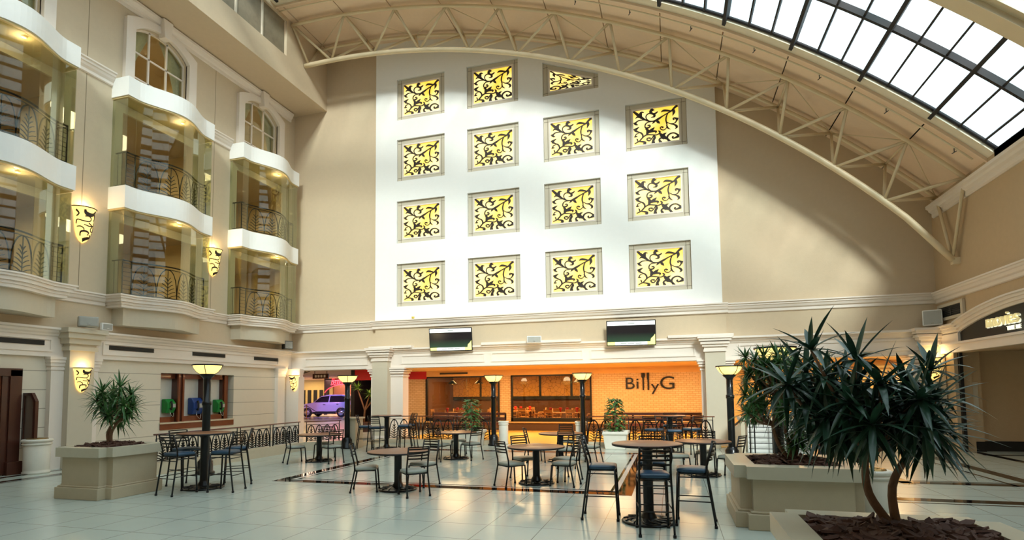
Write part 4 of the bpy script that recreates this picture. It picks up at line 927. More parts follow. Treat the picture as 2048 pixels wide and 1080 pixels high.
tipsC = [at(240, 775, 7.77), at(262, 790, 7.97), at(205, 785, 7.77), at(222, 800, 7.95), at(248, 810, 7.67), at(200, 812, 7.97), at(232, 822, 8.07), at(215, 830, 7.67), at(256, 828, 7.77), at(240, 840, 7.95), at(195, 800, 7.95), at(228, 788, 8.17), at(266, 812, 7.87)]
stemmed_plant('small dark palm-like plant standing in the left stone planter', (on(223, 880, 1, 7.8).x, 7.8, .86), tipsC, [at(224, 848, 7.77), at(236, 845, 7.77)], .38, .035, 26, LEAF, .03, 4, low=-.6)

# potted climbers in square white pots
def potted(px, pyb, hgt, label, seed, w_=.39):
    c = F(px, pyb); t = thing('potted_plant', label, 'potted plant', (c.x, c.y, 0), 0, 'climbing plants in square white pots'); P_ = Vector((c.x, c.y, 0)); rr = random.Random(seed)
    mb = MB()
    def sq(a, z): return [(c.x-a, c.y-a, z), (c.x+a, c.y-a, z), (c.x+a, c.y+a, z), (c.x-a, c.y+a, z)]
    lv_ = [(.29, 0), (.3, .03), (.35, .42), (.4, .46), (.4, .54), (.36, .54), (.34, .48)]
    V_ = []; 
    for a, z in lv_: V_ += sq(a*w_/.39, z)
    fs = [(0, 3, 2, 1)]+[(i*4+j, i*4+(j+1) % 4, (i+1)*4+(j+1) % 4, (i+1)*4+j) for i in range(len(lv_)-1) for j in range(4)]+[tuple(len(V_)-4+j for j in range(4))]
    part(t, 'pot', mb.add(V_, fs), POT, bev=.012)
    part(t, 'moss_pole', MB().tube([(c.x, c.y, .45), (c.x, c.y, hgt-.1)], .03, 8), TRUNK)
    lf = MB()
    for k in range(330):
        z = rr.uniform(.5, hgt); a = rr.uniform(0, 6.28); wd = .27*(.75+.35*sin(pi*(z-.4)/(hgt-.35)*1.2))*rr.uniform(.55, 1.05); p = Vector((c.x+wd*cos(a), c.y+wd*sin(a), z))
        o_ = Vector((cos(a), sin(a), -.5+rr.gauss(0, .3))).normalized(); s_ = o_.cross(Vector((0, 0, 1))).normalized(); l = rr.uniform(.08, .14); ww = l*.42; nn = s_.cross(o_)
        lf.add([p, p+o_*l*.3+s_*ww-nn*.01, p+o_*l*.7+s_*ww*.7, p+o_*l*1.15, p+o_*l*.7-s_*ww*.7, p+o_*l*.3-s_*ww-nn*.01, p+o_*l*.5+nn*.015], [(0, 1, 6), (1, 2, 6), (2, 3, 6), (3, 4, 6), (4, 5, 6), (5, 0, 6)], True)
    part(t, 'foliage', lf, LEAF); return t
potted(1232, 897, 1.55, 'dark climbing plant in a square white pot below the restaurant name', 2)
potted(943, 893, 1.55, 'dark climbing plant in a white pot before the left restaurant window', 6)
# yucca beside the car
t = thing('yucca_plant', 'bright green yucca with a pale bent trunk behind the second lamp', 'plant', (-13.75, 22.6, 0)); rr = random.Random(1); lf = MB(); st = MB()
for p in ((-14.1, 22.6, 2.0), (-13.45, 22.6, 1.72), (-13.3, 22.7, 1.5)): rosette(lf, p, 40, .42, .035, rr, low=-.3); st.tube([(-13.75, 22.6, .4), (-13.7, 22.6, 1.0), p], [.05, .04, .025], 8)
part(t, 'foliage', lf, YUC); part(t, 'trunk', st, TRUNK); part(t, 'pot', MB().lathe([(0, 0), (.25, 0), (.32, .4), (.35, .45), (.3, .45), (.28, .38), (0, .38)], (-13.75, 22.6, 0), 20), WOODD)

# ============================================================= lamp posts
def lamp_post(px, py, h, label, src=None):
    c = F(px, py); 
    t = thing('lamp_post', label, 'lamp', (c.x, c.y, 0), 0, 'bowl-topped lamp posts')
    X_, Y_ = c.x, c.y; pt = lambda nm, pr_, mt, n=20: part(t, nm, MB().lathe(pr_, (X_, Y_, 0), n), mt)
    pt('base', [(0, 0), (.2, 0), (.2, .05), (.16, .07), (.16, .28), (.12, .33), (.11, .36)], IRON)
    pt('post', [(.085, .3), (.085, 1.55), (.1, 1.56), (.1, 1.64), (.08, 1.65), (.08, h-.28)], IRON)
    pt('collar', [(.08, h-.32), (.1, h-.28), (.14, h-.25), (.16, h-.22), (.17, h-.2), (0, h-.2)], IRON)
    pt('bowl', [(0, h-.215), (.14, h-.205), (.22, h-.15), (.28, h-.07), (.305, h)], LAMP, 32)
    pt('rim', [(.3, h-.01), (.325, h-.01), (.325, h+.02), (.3, h+.02), (.3, h-.01)], IRON, 32)
    r_ = MB()
    for k in range(4): r_.tube([(X_+rr_*cos(k*pi/2+.6), Y_+rr_*sin(k*pi/2+.6), z) for rr_, z in ((.15, h-.205), (.226, h-.15), (.286, h-.07), (.31, h))], .008, 5)
    part(t, 'rib', r_, IRON); point('lamp_glow', (X_, Y_, h+.06), 14, (1, .82, .5), .2)
lamp_post(410, 948, 2.47, 'black lamp post with lit amber bowl beside the left planter')
lamp_post(694, 897, 2.35, 'black lamp post with lit amber bowl in front of the purple car display')
lamp_post(988, 891, 2.32, 'black lamp post with lit amber bowl between the two restaurant windows')
lamp_post(1167, 893, 2.34, 'black lamp post with lit amber bowl at the right edge of the restaurant windows')
lamp_post(1465, 923, 2.35, 'black lamp post with lit amber bowl beside the right-hand column')
c = on(1548, 906, 1, 10.35); uu = c.x
pxq = (RT.dot(Vector((uu, 10.35, 0))-CAM), )
def lamp_at(x, y_, h, label):
    d = Vector((x, y_, 0))-CAM; lamp_post(CX+FPX*d.dot(RT)/d.dot(FW), CY-FPX*d.dot(UP)/d.dot(FW), h, label)
lamp_at(uu, 9.85, 2.45, 'black lamp post with lit amber bowl standing behind the farther right planter')

# ============================================================= tables
def table(name, c, h, r, rb, label, group):
    t = thing(name, label, 'table', (c.x, c.y, 0), 0, group); X_, Y_ = c.x, c.y
    part(t, 'tabletop', MB().lathe([(0, h-.035), (r-.01, h-.035), (r, h-.03), (r, h-.003), (r-.012, h), (0, h)], (X_, Y_, 0), 48), TOP)
    part(t, 'table_edge', MB().lathe([(r-.004, h-.034), (r+.008, h-.03), (r+.008, h-.006), (r-.004, h-.004)], (X_, Y_, 0), 48), BLACK)
    part(t, 'pedestal', MB().lathe([(.12, .035), (.1, .09), (.075, .13), (.07, .16), (.07, h-.1), (.09, h-.07), (.16, h-.04), (0, h-.04)], (X_, Y_, 0), 20), IRON)
    b_ = MB().lathe([(0, 0), (rb, 0), (rb+.01, .012), (rb-.01, .028), (rb-.06, .034), (rb-.09, .022), (rb-.12, .034), (.14, .05), (.11, .06), (0, .06)], (X_, Y_, 0), 40)
    for k in range(12):
        a = k*pi/6; b_.tube([(X_+(.13+q*(rb-.15))*cos(a+.5*q), Y_+(.13+q*(rb-.15))*sin(a+.5*q), .045-.01*q) for q in (0, .33, .66, 1)], .01, 5)
    part(t, 'base', b_, IRON); return t
DT = dict(T1=((638, 922), 'round dining table with reddish top near the left railing'), T2=((796, 979), 'round dining table nearest the camera at left of centre'), T3=((912, 917), 'round dining table before the left restaurant window'),
          T4=((1073, 966), 'round dining table on the front floor band at centre'), T5=((1122, 922), 'round dining table just behind the centre one'), T6=((1408, 950), 'round dining table half hidden behind the nearest bar table'))
BT = dict(B1=((407, 976), 'high round bar table beside the left planter'), B2=((773, 897), 'high round bar table by the back railing at left of the column'), B3=((1298, 1043), 'high round bar table nearest the camera'), B4=((1342, 907), 'high round bar table near the right-hand column'))
TC = {}
for k, (p, lab) in DT.items(): TC[k] = F(*p); table('dining_table', TC[k], .715, .555, .345, lab, 'round dining tables')
for k, (p, lab) in BT.items(): TC[k] = F(*p); table('bar_table', TC[k], 1.065, .47 if k != 'B4' else .43, .36, lab, 'high bar tables')

# ============================================================= chairs
def cushion(w_, d, z0, th):
    mb = MB(); n = 9; V_ = []
    for lay, (k, zz) in enumerate(((.97, 0), (1.0, .3), (1.0, .62), (.93, .88), (.8, 1.0), (.4, 1.12), (0, 1.15))):
        for q in range(28):
            a = 2*pi*q/28; c_, s_ = cos(a), sin(a); e = .32
            V_.append((w_*k*(abs(c_)**e)*(1 if c_ > 0 else -1), d*k*(abs(s_)**e)*(1 if s_ > 0 else -1), z0+th*zz))
    fs = [(l*28+q, l*28+(q+1) % 28, (l+1)*28+(q+1) % 28, (l+1)*28+q) for l in range(6) for q in range(28)]
    return mb.add(V_, fs+[tuple(range(28))[::-1]], True)
def make_seat(name, label, cat, zs, ztop, zsl, cm, bars, group):
    t = thing(name, label, cat, (0, 0, 0), 0, group)
    obj('seat', cushion(.2, .2, zs-.05, .055), cm, t)
    fr = MB(); q = .185
    fr.tube([(-q, -.19, zs-.06), (-q, .18, zs-.06), (q, .18, zs-.06), (q, -.19, zs-.06), (-q, -.19, zs-.06)], .012, 6); obj('seat_frame', fr, IRON, t)
    for sx in (-1, 1):
        obj('leg', MB().tube([(sx*.2, .21, .0), (sx*.2, .21, .035)], .022, 8).tube([(sx*.2, .21, .02), (sx*.188, .18, zs-.05)], .015, 8), IRON, t)
        yb = -.26 if zs < .6 else -.28
        obj('leg', MB().tube([(sx*.205, yb, .0), (sx*.205, yb, .035)], .022, 8).tube([(sx*.205, yb, .02), (sx*.192, -.185, zs-.05), (sx*.19, -.19, zs+.05), (sx*.185, -.27, ztop)], .0145, 8), IRON, t)
    for z in zsl:
        f = (z-zs)/(ztop-zs); yb = -.19-.08*f
        P_ = [(sx*.187, yb-.045*(1-(sx)**2), z) for sx in (-1, -.6, -.2, .2, .6, 1)]
        mb = MB(); n = len(P_); th = .025 if z < ztop-.01 else .02
        V_ = [(x, y_-.004, z_-th/2) for x, y_, z_ in P_]+[(x, y_+.004, z_-th/2) for x, y_, z_ in P_]+[(x, y_+.004, z_+th/2) for x, y_, z_ in P_]+[(x, y_-.004, z_+th/2) for x, y_, z_ in P_]
        mb.add(V_, [(a*n+i, a*n+i+1, ((a+1) % 4)*n+i+1, ((a+1) % 4)*n+i) for a in range(4) for i in range(n-1)]); obj('back_slat', mb, IRON, t)
    if bars:
        for z, who in bars:
            mb = MB(); k = 1-z/zs; b_ = .19+.012*k; yf = .18+.03*k; yk = -.185-.09*k
            if who in 'sa': [mb.tube([(s_*b_, yk, z), (s_*b_, yf, z)], .008, 6) for s_ in (-1, 1)]
            if who in 'fa': mb.tube([(-b_, yf, z-.03), (b_, yf, z-.03)], .008, 6); mb.tube([(-b_, yk, z-.03), (b_, yk, z-.03)], .008, 6)
            obj('stretcher', mb, IRON, t)
    return t
chair0 = make_seat('dining_chair', '', 'chair', .45, .86, (.655, .71, .765, .82, .855), GREYV, None, 'metal chairs with grey seats')
stool0 = make_seat('bar_stool', '', 'stool', .75, 1.09, (.87, .93, .985, 1.04, 1.085), BLUE, ((.64, 'a'), (.33, 'a')), 'tall stools with blue seats')
used = set()
EX = {('T1', 597): (-9.47, 12.28, .6, .8), ('T1', 671): (-8.55, 12.52, -.86, .5), ('T2', 742): (-5.46, 9.08, .9, .4), ('T2', 820): (-4.42, 8.9, -.72, .69), ('T2', 836): (-4.68, 9.82, -.25, -.97),
      ('T4', 1027): (-3.0, 10.18, .65, .76), ('T4', 1124): (-2.03, 10.44, -.99, .15), ('T4', 1060): (-2.95, 11.02, .72, -.69), ('T4', 1150): (-2.12, 11.08, -.6, -.8), ('T3', 938): (-5.2, 13.85, -.86, .5),
      ('B3', 1212): (-.99, 7.94, 1, .05), ('B3', 1304): (-.27, 7.3, -.15, 1), ('B3', 1378): (.22, 7.87, -1, .06), ('B3', 1299): (-.33, 8.48, 0, -1),
      ('B1', 370): (-8.72, 8.06, .1, 1), ('B1', 446): (-8.1, 8.5, -.97, -.2), ('B1', 378): (-9.33, 8.78, 1, -.15), ('B1', 463): (-8.5, 9.2, -.75, -.66)}
def place(proto, zs, tk, px, py, label, turn=0., pull=None):
    s_ = F(px, py, zs); c = TC[tk]
    if (tk, px) in EX:
        x_, y_, fx, fy = EX[(tk, px)]; rz = atan2(fy, fx)-pi/2
        if proto.name not in used: used.add(proto.name); proto.location = (x_, y_, 0); proto.rotation_euler = (0, 0, rz); proto['label'] = label; return proto
        return dup(proto, (x_, y_, 0), rz, label)
    dd = hypot(s_.x-c.x, s_.y-c.y); mn = .57 if proto is chair0 else .6
    if dd < mn: pull = mn
    if pull: d = Vector((s_.x-c.x, s_.y-c.y, 0)).normalized()*pull; s_ = Vector((c.x+d.x, c.y+d.y, 0))
    rz = atan2(c.y-s_.y, c.x-s_.x)-pi/2+radians(turn)
    if proto.name not in used: used.add(proto.name); proto.location = (s_.x, s_.y, 0); proto.rotation_euler = (0, 0, rz); proto['label'] = label; return proto
    return dup(proto, (s_.x, s_.y, 0), rz, label)
A_ = 'black chair with grey seat '
for tk, px, py, lab, turn in (
    ('T1', 597, 892, 'at the left of the table near the left railing', 10), ('T1', 671, 892, 'at the right of the table near the left railing', 12), ('T1', 648, 884, 'behind the table near the left railing', -10),
    ('T2', 742, 935, 'at the left of the frontmost dining table', -15), ('T2', 820, 940, 'at the front right of the frontmost dining table', -10), ('T2', 836, 926, 'at the back right of the frontmost dining table', 25),
    ('T3', 888, 886, 'at the left of the table facing the left restaurant window', 10), ('T3', 938, 887, 'at the right of the table facing the left restaurant window', 0), ('T3', 917, 878, 'behind the table facing the left restaurant window', 0),
    ('T4', 1027, 926, 'at the left of the front centre table', -10), ('T4', 1124, 926, 'at the right of the front centre table', 5), ('T4', 1060, 915, 'at the back left of the front centre table', 10), ('T4', 1150, 908, 'at the back right of the front centre table', 10),
    ('T5', 1070, 888, 'at the left of the table behind the centre one', 0), ('T5', 1130, 896, 'in front of the table behind the centre one', 0), ('T5', 1130, 880, 'behind the table behind the centre one', 0), ('T5', 1180, 890, 'at the right of the table behind the centre one', 10),
    ('T6', 1411, 901, 'behind the half-hidden table at right', 0), ('T6', 1358, 908, 'at the left of the half-hidden table at right', -5), ('T6', 1452, 910, 'at the right of the half-hidden table at right', 0)):
    place(chair0, .45, tk, px, py, A_+lab, turn)
B_ = 'tall stool with navy seat '
for tk, px, py, lab, turn in (
    ('B1', 370, 901, 'at front left of the bar table by the left planter', 0), ('B1', 446, 901, 'at front right of the bar table by the left planter', 0), ('B1', 378, 892, 'at back left of the bar table by the left planter', 0), ('B1', 463, 892, 'at back right of the bar table by the left planter', 0),
    ('B2', 754, 853, 'at the front of the far left bar table', 0), ('B2', 731, 851, 'at the left of the far left bar table', 0), ('B2', 794, 850, 'at the right of the far left bar table', 0), ('B2', 815, 848, 'outermost right at the far left bar table', 0),
    ('B3', 1212, 931, 'at the left of the nearest bar table', 0), ('B3', 1304, 946, 'in front of the nearest bar table', 0), ('B3', 1378, 938, 'at the right of the nearest bar table', 0), ('B3', 1299, 925, 'behind the nearest bar table', 0),
    ('B4', 1308, 857, 'at left of the bar table by the right column', 0), ('B4', 1348, 859, 'in front of the bar table by the right column', 0), ('B4', 1382, 856, 'at right of the bar table by the right column', 0), ('B4', 1340, 849, 'behind the bar table by the right column', 0)):
    place(stool0, .75, tk, px, py, B_+lab, turn)

# ============================================================= wall things
# curved half-bucket sconces with dark scrolls
def sconce(loc, face, hgt, w_, label, e=9):
    rz = {'x': 0, 'y': -pi/2}[face]
    t = thing('wall_sconce', label, 'wall lamp', loc, rz, 'scrollwork wall sconces'); h = hgt; r = w_/2
    prof = [(.02, -h*.5), (r*.32, -h*.44), (r*.55, -h*.33), (r*.7, -h*.15), (r*.78, h*.1), (r*.85, h*.35), (r*.98, h*.47), (r*1.02, h*.5)]
    obj('shade', MB().lathe(prof, (0, 0, 0), 22, -pi/2, pi/2, 1.), SCON, t)
    obj('rim', MB().tube([(r*1.03*cos(a), r*1.03*sin(a), h*.5) for a in [-pi/2+pi*q/16 for q in range(17)]], .014, 6), IRON, t)
    def rad(z):
        for (r0, z0), (r1, z1) in zip(prof[:-1], prof[1:]):
            if z0 <= z <= z1: return r0+(r1-r0)*(z-z0)/(z1-z0)
        return r
    def S(u, v, d): a = (u-.5)*pi*.96; z = (v-.5)*h*.98; rr_ = rad(z)+d; return (rr_*cos(a), rr_*sin(a), z)
    mb = MB()
    for P_, W_ in (([(.35, .93), (.38, .84), (.5, .8), (.65, .84), (.72, .95)], [.05, .1, .12, .08, .05]), ([(.1, .9), (.18, .8), (.1, .72)], [.06, .04, .03]), ([(.08, .5), (.12, .62), (.3, .6), (.5, .6), (.58, .68), (.5, .75), (.36, .74)], [.03]*7), ([(.72, .86), (.78, .74), (.72, .66)], [.07, .04, .02]),
                   ([(.34, .5), (.5, .47), (.68, .48), (.6, .4), (.64, .33), (.72, .33)], [.02, .03, .03, .03, .03, .03]), ([(.1, .42), (.25, .43), (.35, .36), (.3, .28)], [.02, .03, .03, .02]), ([(.2, .16), (.24, .28), (.42, .31), (.55, .27), (.5, .2)], [.05, .05, .05, .04, .03]), ([(.3, .05), (.5, .1), (.75, .16), (.6, .22)], [.1, .1, .06, .02]), ([(.75, .25), (.88, .36), (.85, .5)], [.04, .03, .02]), ([(.5, .56), (.7, .5), (.9, .62)], [.03, .03, .03])):
        Q = crom([(*p, w2) for p, w2 in zip(P_, W_)], 4); mb.ribbon([(x, y_) for x, y_, w2 in Q], [w2 for x, y_, w2 in Q], S, .004, .014)
    obj('scrollwork', mb, BRONZE, t)
    point('sconce_glow', (loc[0]+(.12 if face == 'x' else 0), loc[1]-(.12 if face == 'y' else 0), loc[2]+hgt*.5+.05), e, (1, .78, .42), .08)
sconce((XL+.01, 10.52, 6.28), 'x', .92, .56, 'lit scrollwork sconce high on the left wall, left of the middle balconies')
sconce((XL+.01, 14.8, 6.24), 'x', .92, .56, 'lit scrollwork sconce high on the left wall, between middle and farthest balconies')
sconce((XL+.33, 10.42, 2.2), 'x', .62, .42, 'lit scrollwork sconce on the pier above the waste bin at left', 5)
sconce((-14.4, 18.54, 2.2), 'y', .62, .42, 'lit scrollwork sconce in the far left corner beside the purple opening', 4)
sconce((7.2, 18.5, 2.3), 'y', .62, .42, 'lit scrollwork sconce in the right corner behind the big plant', 8)
# vents in the left entablature
for k, (a, b_) in enumerate(((7.9, 9.66), (11.28, 12.62), (14.0, 15.33), (16.7, 18.0))):
    t = thing('air_vent', 'slim dark air grille in the white band on the left wall, %s from the left' % NC[k], 'vent', (XL+.11, a, 3.07), 0, 'slim grilles along the left wall')
    part(t, 'backing', MB().box(XL+.1, XL+.115, a, b_, 3.05, 3.17), VENT); mb = MB()
    for z in (3.06, 3.09, 3.12, 3.15): mb.box(XL+.115, XL+.13, a, b_, z, z+.012)
    part(t, 'louvre', mb, BLACK)
t = thing('wall_vent', 'beige framed dark louvre vent high in the right corner', 'vent', (XR, 18.0, 3.7)); part(t, 'frame', plate([rect(17.28, 18.72, 3.66, 4.12), rect(17.4, 18.62, 3.74, 4.04)], .06, lambda u, v, w_: (XR-.04+w_, u, v)), FRAMEB)
mb = MB()
for k in range(6): mb.box(XR-.03, XR-.01, 17.4, 18.62, 3.75+.05*k, 3.775+.05*k)
mb.box(XR-.04, XR-.01, 17.99, 18.03, 3.74, 4.04); part(t, 'louvre', mb, VENT); part(t, 'backing', MB().box(XR-.012, XR-.002, 17.3, 18.7, 3.7, 4.1), BLACK)
# loudspeakers
def speaker(c, rz, w_, h, d, label, mt=None, tilt=0, bl=.24):
    t = thing('loudspeaker', label, 'speaker', c, rz, 'wall loudspeakers'); t.rotation_euler = (tilt, 0, rz)
    obj('cabinet', MB().box(-w_/2, w_/2, -d, 0, -h/2, h/2), mt or WHITE, t, bev=.02); obj('grille', MB().box(-w_/2+.025, w_/2-.025, -d-.012, -d+.002, -h/2+.025, h/2-.025), SPK, t, bev=.01)
    obj('badge', MB().box(-.03, .03, -d-.016, -d-.012, -h/2+.05, -h/2+.065), CHROME, t)
    obj('bracket', MB().box(-.03, .03, 0, bl, -.03, .03), VENT, t)
c = on(175, 645, 0, XL+.35); speaker((c.x, c.y, c.z), radians(60), .42, .26, .26, 'grey loudspeaker on a swivel bracket high on the left wall', SPK, bl=.4)
c = on(210, 654, 0, XL+.1); speaker((c.x, c.y, c.z), radians(90), .3, .2, .1, 'small flat white loudspeaker to the right of the swivelled one', WHITE)
c = on(573, 691, 0, XL+.3); speaker((c.x, c.y-.05, c.z), radians(65), .34, .32, .26, 'dark grey loudspeaker in the far left corner above the white band', VENT)
c = on(1068, 680, 1, YB-.35); speaker((c.x, c.y, c.z), radians(15), .5, .24, .22, 'small white loudspeaker between the two television screens', WHITE)
c = on(1866, 638, 1, YB-.3); speaker((c.x, c.y, c.z+.02), radians(-25), .46, .44, .26, 'square white loudspeaker in the right corner below the trim', WHITE)
# television screens
SCR = mat('screen', (18, 18, 18), .15); N, L, b = nodes(SCR); tcn = N.new('ShaderNodeTexCoord'); sp2 = N.new('ShaderNodeSeparateXYZ'); L.new(tcn.outputs['Generated'], sp2.inputs[0]); rmp = N.new('ShaderNodeValToRGB')
rmp.color_ramp.elements[0].color = lin((60, 92, 66)); rmp.color_ramp.elements[1].color = lin((34, 28, 30)); rmp.color_ramp.elements[1].position = .55; L.new(sp2.outputs[2], rmp.inputs[0]); L.new(rmp.outputs[0], b.inputs['Emission Color']); b.inputs['Emission Strength'].default_value = .8
SWH = mat('screen_white', (240, 250, 245), .3, emit=(244, 252, 246), es=.95); SYL = mat('screen_yellow', (240, 235, 130), .3, emit=(243, 236, 140), es=.95); SGR = mat('screen_text', (130, 140, 132), .3, emit=(150, 160, 150), es=.4)
for k, (u, v, wh) in enumerate(((901, 679, 'left'), (1262, 666, 'right'))):
    c = on(u, v, 1, YB-.42); w_, h = (1.62, .84) if k == 0 else (1.6, .84)
    t = thing('television', 'flat screen television below the white wall, %s one' % wh, 'television', (c.x, c.y, c.z), radians(4), 'televisions below the white wall'); t.rotation_euler = (radians(8), 0, radians(5))
    obj('casing', MB().box(-w_/2, w_/2, 0, .05, -h/2, h/2), BLACK, t, bev=.008); a = w_/2-.03; z1 = h/2-.03
    obj('screen', MB().box(-a, a, -.004, .0, -z1+.1, z1-.13), SCR, t); obj('header_bar', MB().box(-a, a, -.004, 0, z1-.13, z1), SWH, t); obj('footer_bar', MB().box(-a+.25, a-.25, -.004, 0, -z1, -z1+.1), SWH, t)
    obj('corner_graphic', MB().prism([(a-.25, -z1), (a, -z1), (a, -z1+.34), (a-.06, -z1+.26), (a-.13, -z1+.2), (a-.15, -z1+.1), (a-.25, -z1+.1)], -.005, 0, 1), SYL, t)
    obj('footer_end', MB().box(-a, -a+.25, -.005, 0, -z1, -z1+.1), SYL, t)
    for x0, x1, za in ((-.1, .12, z1-.085), (-.35, -.15, -z1+.035), (-.12, .1, -z1+.035), (.14, .34, -z1+.035)): obj('caption_line', MB().box(x0, x1, -.006, -.004, za, za+.028), SGR, t)
    obj('wall_arm', MB().box(-.1, .1, .05, .2, -.08, .08), BLACK, t)
c = on(826, 636, 1, YB-.3); t = thing('spotlight', 'tiny brass spotlight on the trim above the left television', 'lamp', tuple(c)); part(t, 'head', MB().lathe([(0, -.05), (.05, -.03), (.06, .05), (0, .06)], tuple(c), 12), mat('brass_yellow', (226, 200, 90), .3, .5)); part(t, 'stem', MB().tube([tuple(c), (c.x, c.y+.2, c.z)], .012, 6), WHITE)
# ---- telephone recess on the left wall
y0, y1, z0, z1 = 12.98, 15.86, .74, 2.47
struct('wall_phone_recess', MB().box(XL-.5, XL-.42, y0-.1, y1+.1, z0-.1, z1+.1).box(XL-.5, XL-.3, y1, y1+.1, z0-.1, z1+.1).box(XL-.75, XL-.3, y0-.1, y0, z0-.1, z1+.1).box(XL-.75, XL-.3, y0-.1, y1+.1, z1, z1+.1), CREAM)
pb = thing('telephone_surround', 'red-brown timber surround with three telephone bays in the left wall', 'joinery', (XL-.3, (y0+y1)/2, z0))
ye = on(466, 800, 0, XL-.3).y; yy = [on(px, 800, 0, XL-.28).y for px in (353, 382, 418, 430, 447, 455)]
part(pb, 'back_board', MB().box(XL-.41, XL-.33, y0, y1-.1, z0+.2, z1-.02), mat('phone_board', (214, 208, 196), .7))
hd = MB().box(XL-.33, XL-.2, y0, y1-.2, z1-.16, z1-.01).box(XL-.33, XL-.2, y0, y1-.2, .96, 1.12); part(pb, 'rail', hd, WOOD)
ext = y1-y0; dv = [y0+ext*f for f in (.27, .62, .93)]
for k, y_ in enumerate(dv):
    part(pb, 'divider', MB().box(XL-.33, XL-.08 if k < 2 else XL-.2, y_-.1, y_+.1, z0+.16, z1-.01), WOODD); part(pb, 'divider_moulding', MB().box(XL-.1, XL-.04, y_-.11, y_-.05, z0+.16, z1-.02).box(XL-.1, XL-.04, y_+.05, y_+.11, z0+.16, z1-.02) if k < 2 else MB().box(XL-.22, XL-.15, y_-.05, y_+.1, z0+.16, z1-.02), WOOD)
part(pb, 'counter', MB().box(XL-.4, XL+.06, y0-.02, y1, .92, .96), mat('counter_stone', (214, 196, 168), .3, var=.2)); part(pb, 'apron', MB().box(XL-.55, XL+.03, y0, y1, z0, .92), WOOD)
PG = mat('green_plastic', (24, 132, 52), .35); PBL = mat('blue_plastic', (28, 62, 128), .35)
for k, (px, mt, cn) in enumerate(((337, PG, 'green payphone in the left telephone bay'), (391, PBL, 'blue payphone in the middle telephone bay'), (437, PG, 'green payphone in the right telephone bay beyond the lamp post'))):
    c = on(px, 812, 0, XL-.2); XL_ = XL; XL = XL+.24; t = thing('payphone', cn, 'telephone', (XL-.56, c.y, c.z), 0, None)
    h = .22 if k != 1 else .27; w2 = .15 if k != 1 else .2; q = part(t, 'housing', MB().prism([(XL-.56, c.z-h), (XL-.38, c.z-h), (XL-.3, c.z-h*.3), (XL-.3, c.z+h*.4), (XL-.42, c.z+h), (XL-.56, c.z+h)], c.y-w2, c.y+w2, 1), mt, bev=.03)
    part(t, 'handset', MB().tube([(XL-.28, c.y-w2*.35, c.z+h*.62), (XL-.24, c.y-w2*.35, c.z+h*.3), (XL-.24, c.y-w2*.35, c.z-h*.2), (XL-.28, c.y-w2*.35, c.z-h*.5)], [.04, .028, .028, .04], 8), BLACK)
    part(t, 'cord', MB().tube(crom([(XL-.3, c.y-w2*.4, c.z-h*.6), (XL-.22, c.y-w2*.8, c.z-h*1.1), (XL-.22, c.y-.02, c.z-h*1.5), (XL-.3, c.y+w2*.4, c.z-h*.9)], 5), .008, 6), CHROME)
    part(t, 'face_plate', MB().box(XL-.31, XL-.29, c.y+w2*.1, c.y+w2*.8, c.z-h*.2, c.z+h*.3), SPK); XL = XL_
# ---- timber door and side screen at the far left
dr = struct('door_1', MB().box(XL-.02, XL+.12, 8.98, 9.22, 0, 2.42).box(XL-.02, XL+.12, 6.4, 9.22, 2.28, 2.46).box(XL, XL+.18, 8.95, 9.26, 0, .3), WOODD)
obj('door_leaf', MB().box(XL-.02, XL+.04, 6.4, 8.98, .02, 2.28), WOOD, dr); obj('door_panel', MB().box(XL+.04, XL+.055, 8.2, 8.8, .4, 2.15), mat('ochre_inlay', (150, 92, 34), .4, var=.4, scale=4), dr); obj('door_stile', MB().box(XL+.04, XL+.08, 8.84, 8.98, .02, 2.28), WOODD, dr)
a = on(38, 840, 1, 9.32); b_ = on(70, 840, 1, 9.32); zt = on(50, 786, 1, 9.32).z; zb = on(50, 892, 1, 9.32).z
t = thing('side_screen', 'small timber-framed screen with cut corner standing out beside the far left door', 'screen', (XL+.02, 9.32, zb)); x0, x1 = XL+.01, b_.x
fr = [(x0, zb), (x1, zb), (x1, zt-.2), (x1-.14, zt), (x0, zt)]; fi = [(x0+.05, zb+.06), (x1-.07, zb+.06), (x1-.07, zt-.23), (x1-.17, zt-.07), (x0+.05, zt-.07)]
part(t, 'frame', plate([fr, fi], .07, lambda u, v, w_: (u, 9.35+w_, v)), WOODD); part(t, 'infill', plate([fi], .02, lambda u, v, w_: (u, 9.35+w_, v)), mat('grey_glass_infill', (120, 100, 88), .2))
# ---- waste bins
def bin_(x, y_, s_, h, label):
    t = thing('waste_bin', label, 'bin', (x, y_, 0), 0, 'cream waste bins')
    part(t, 'body', MB().lathe([(0, 0), (.27*s_, 0), (.28*s_, .04), (.25*s_, .07), (.26*s_, .1), (.27*s_, h*.8), (.26*s_, h*.82), (.3*s_, h*.84), (.3*s_, h*.88), (.27*s_, h*.9), (.31*s_, h*.93), (.32*s_, h*.97), (.29*s_, h), (.22*s_, h)], (x, y_, 0), 30), POT)
    part(t, 'lid', MB().lathe([(.23*s_, h-.01), (.21*s_, h+.02), (.12*s_, h+.02), (.1*s_, h-.02), (0, h-.02)], (x, y_, 0), 24), mat('brass_lid', (150, 120, 70), .25, .7))
bin_(-14.42, 9.4, .95, .8, 'cream round waste bin at the far left beside the timber door'); bin_(2.62, 8.75, .72, .66, 'cream round waste bin partly hidden by the farther right planter')
bin_(-5.6, 18.1, .6, .78, 'white pedestal bin at the left end of the gap in the back railing'); bin_(-2.95, 18.15, .62, .78, 'white pedestal bin at the right end of the gap behind the lamp post')
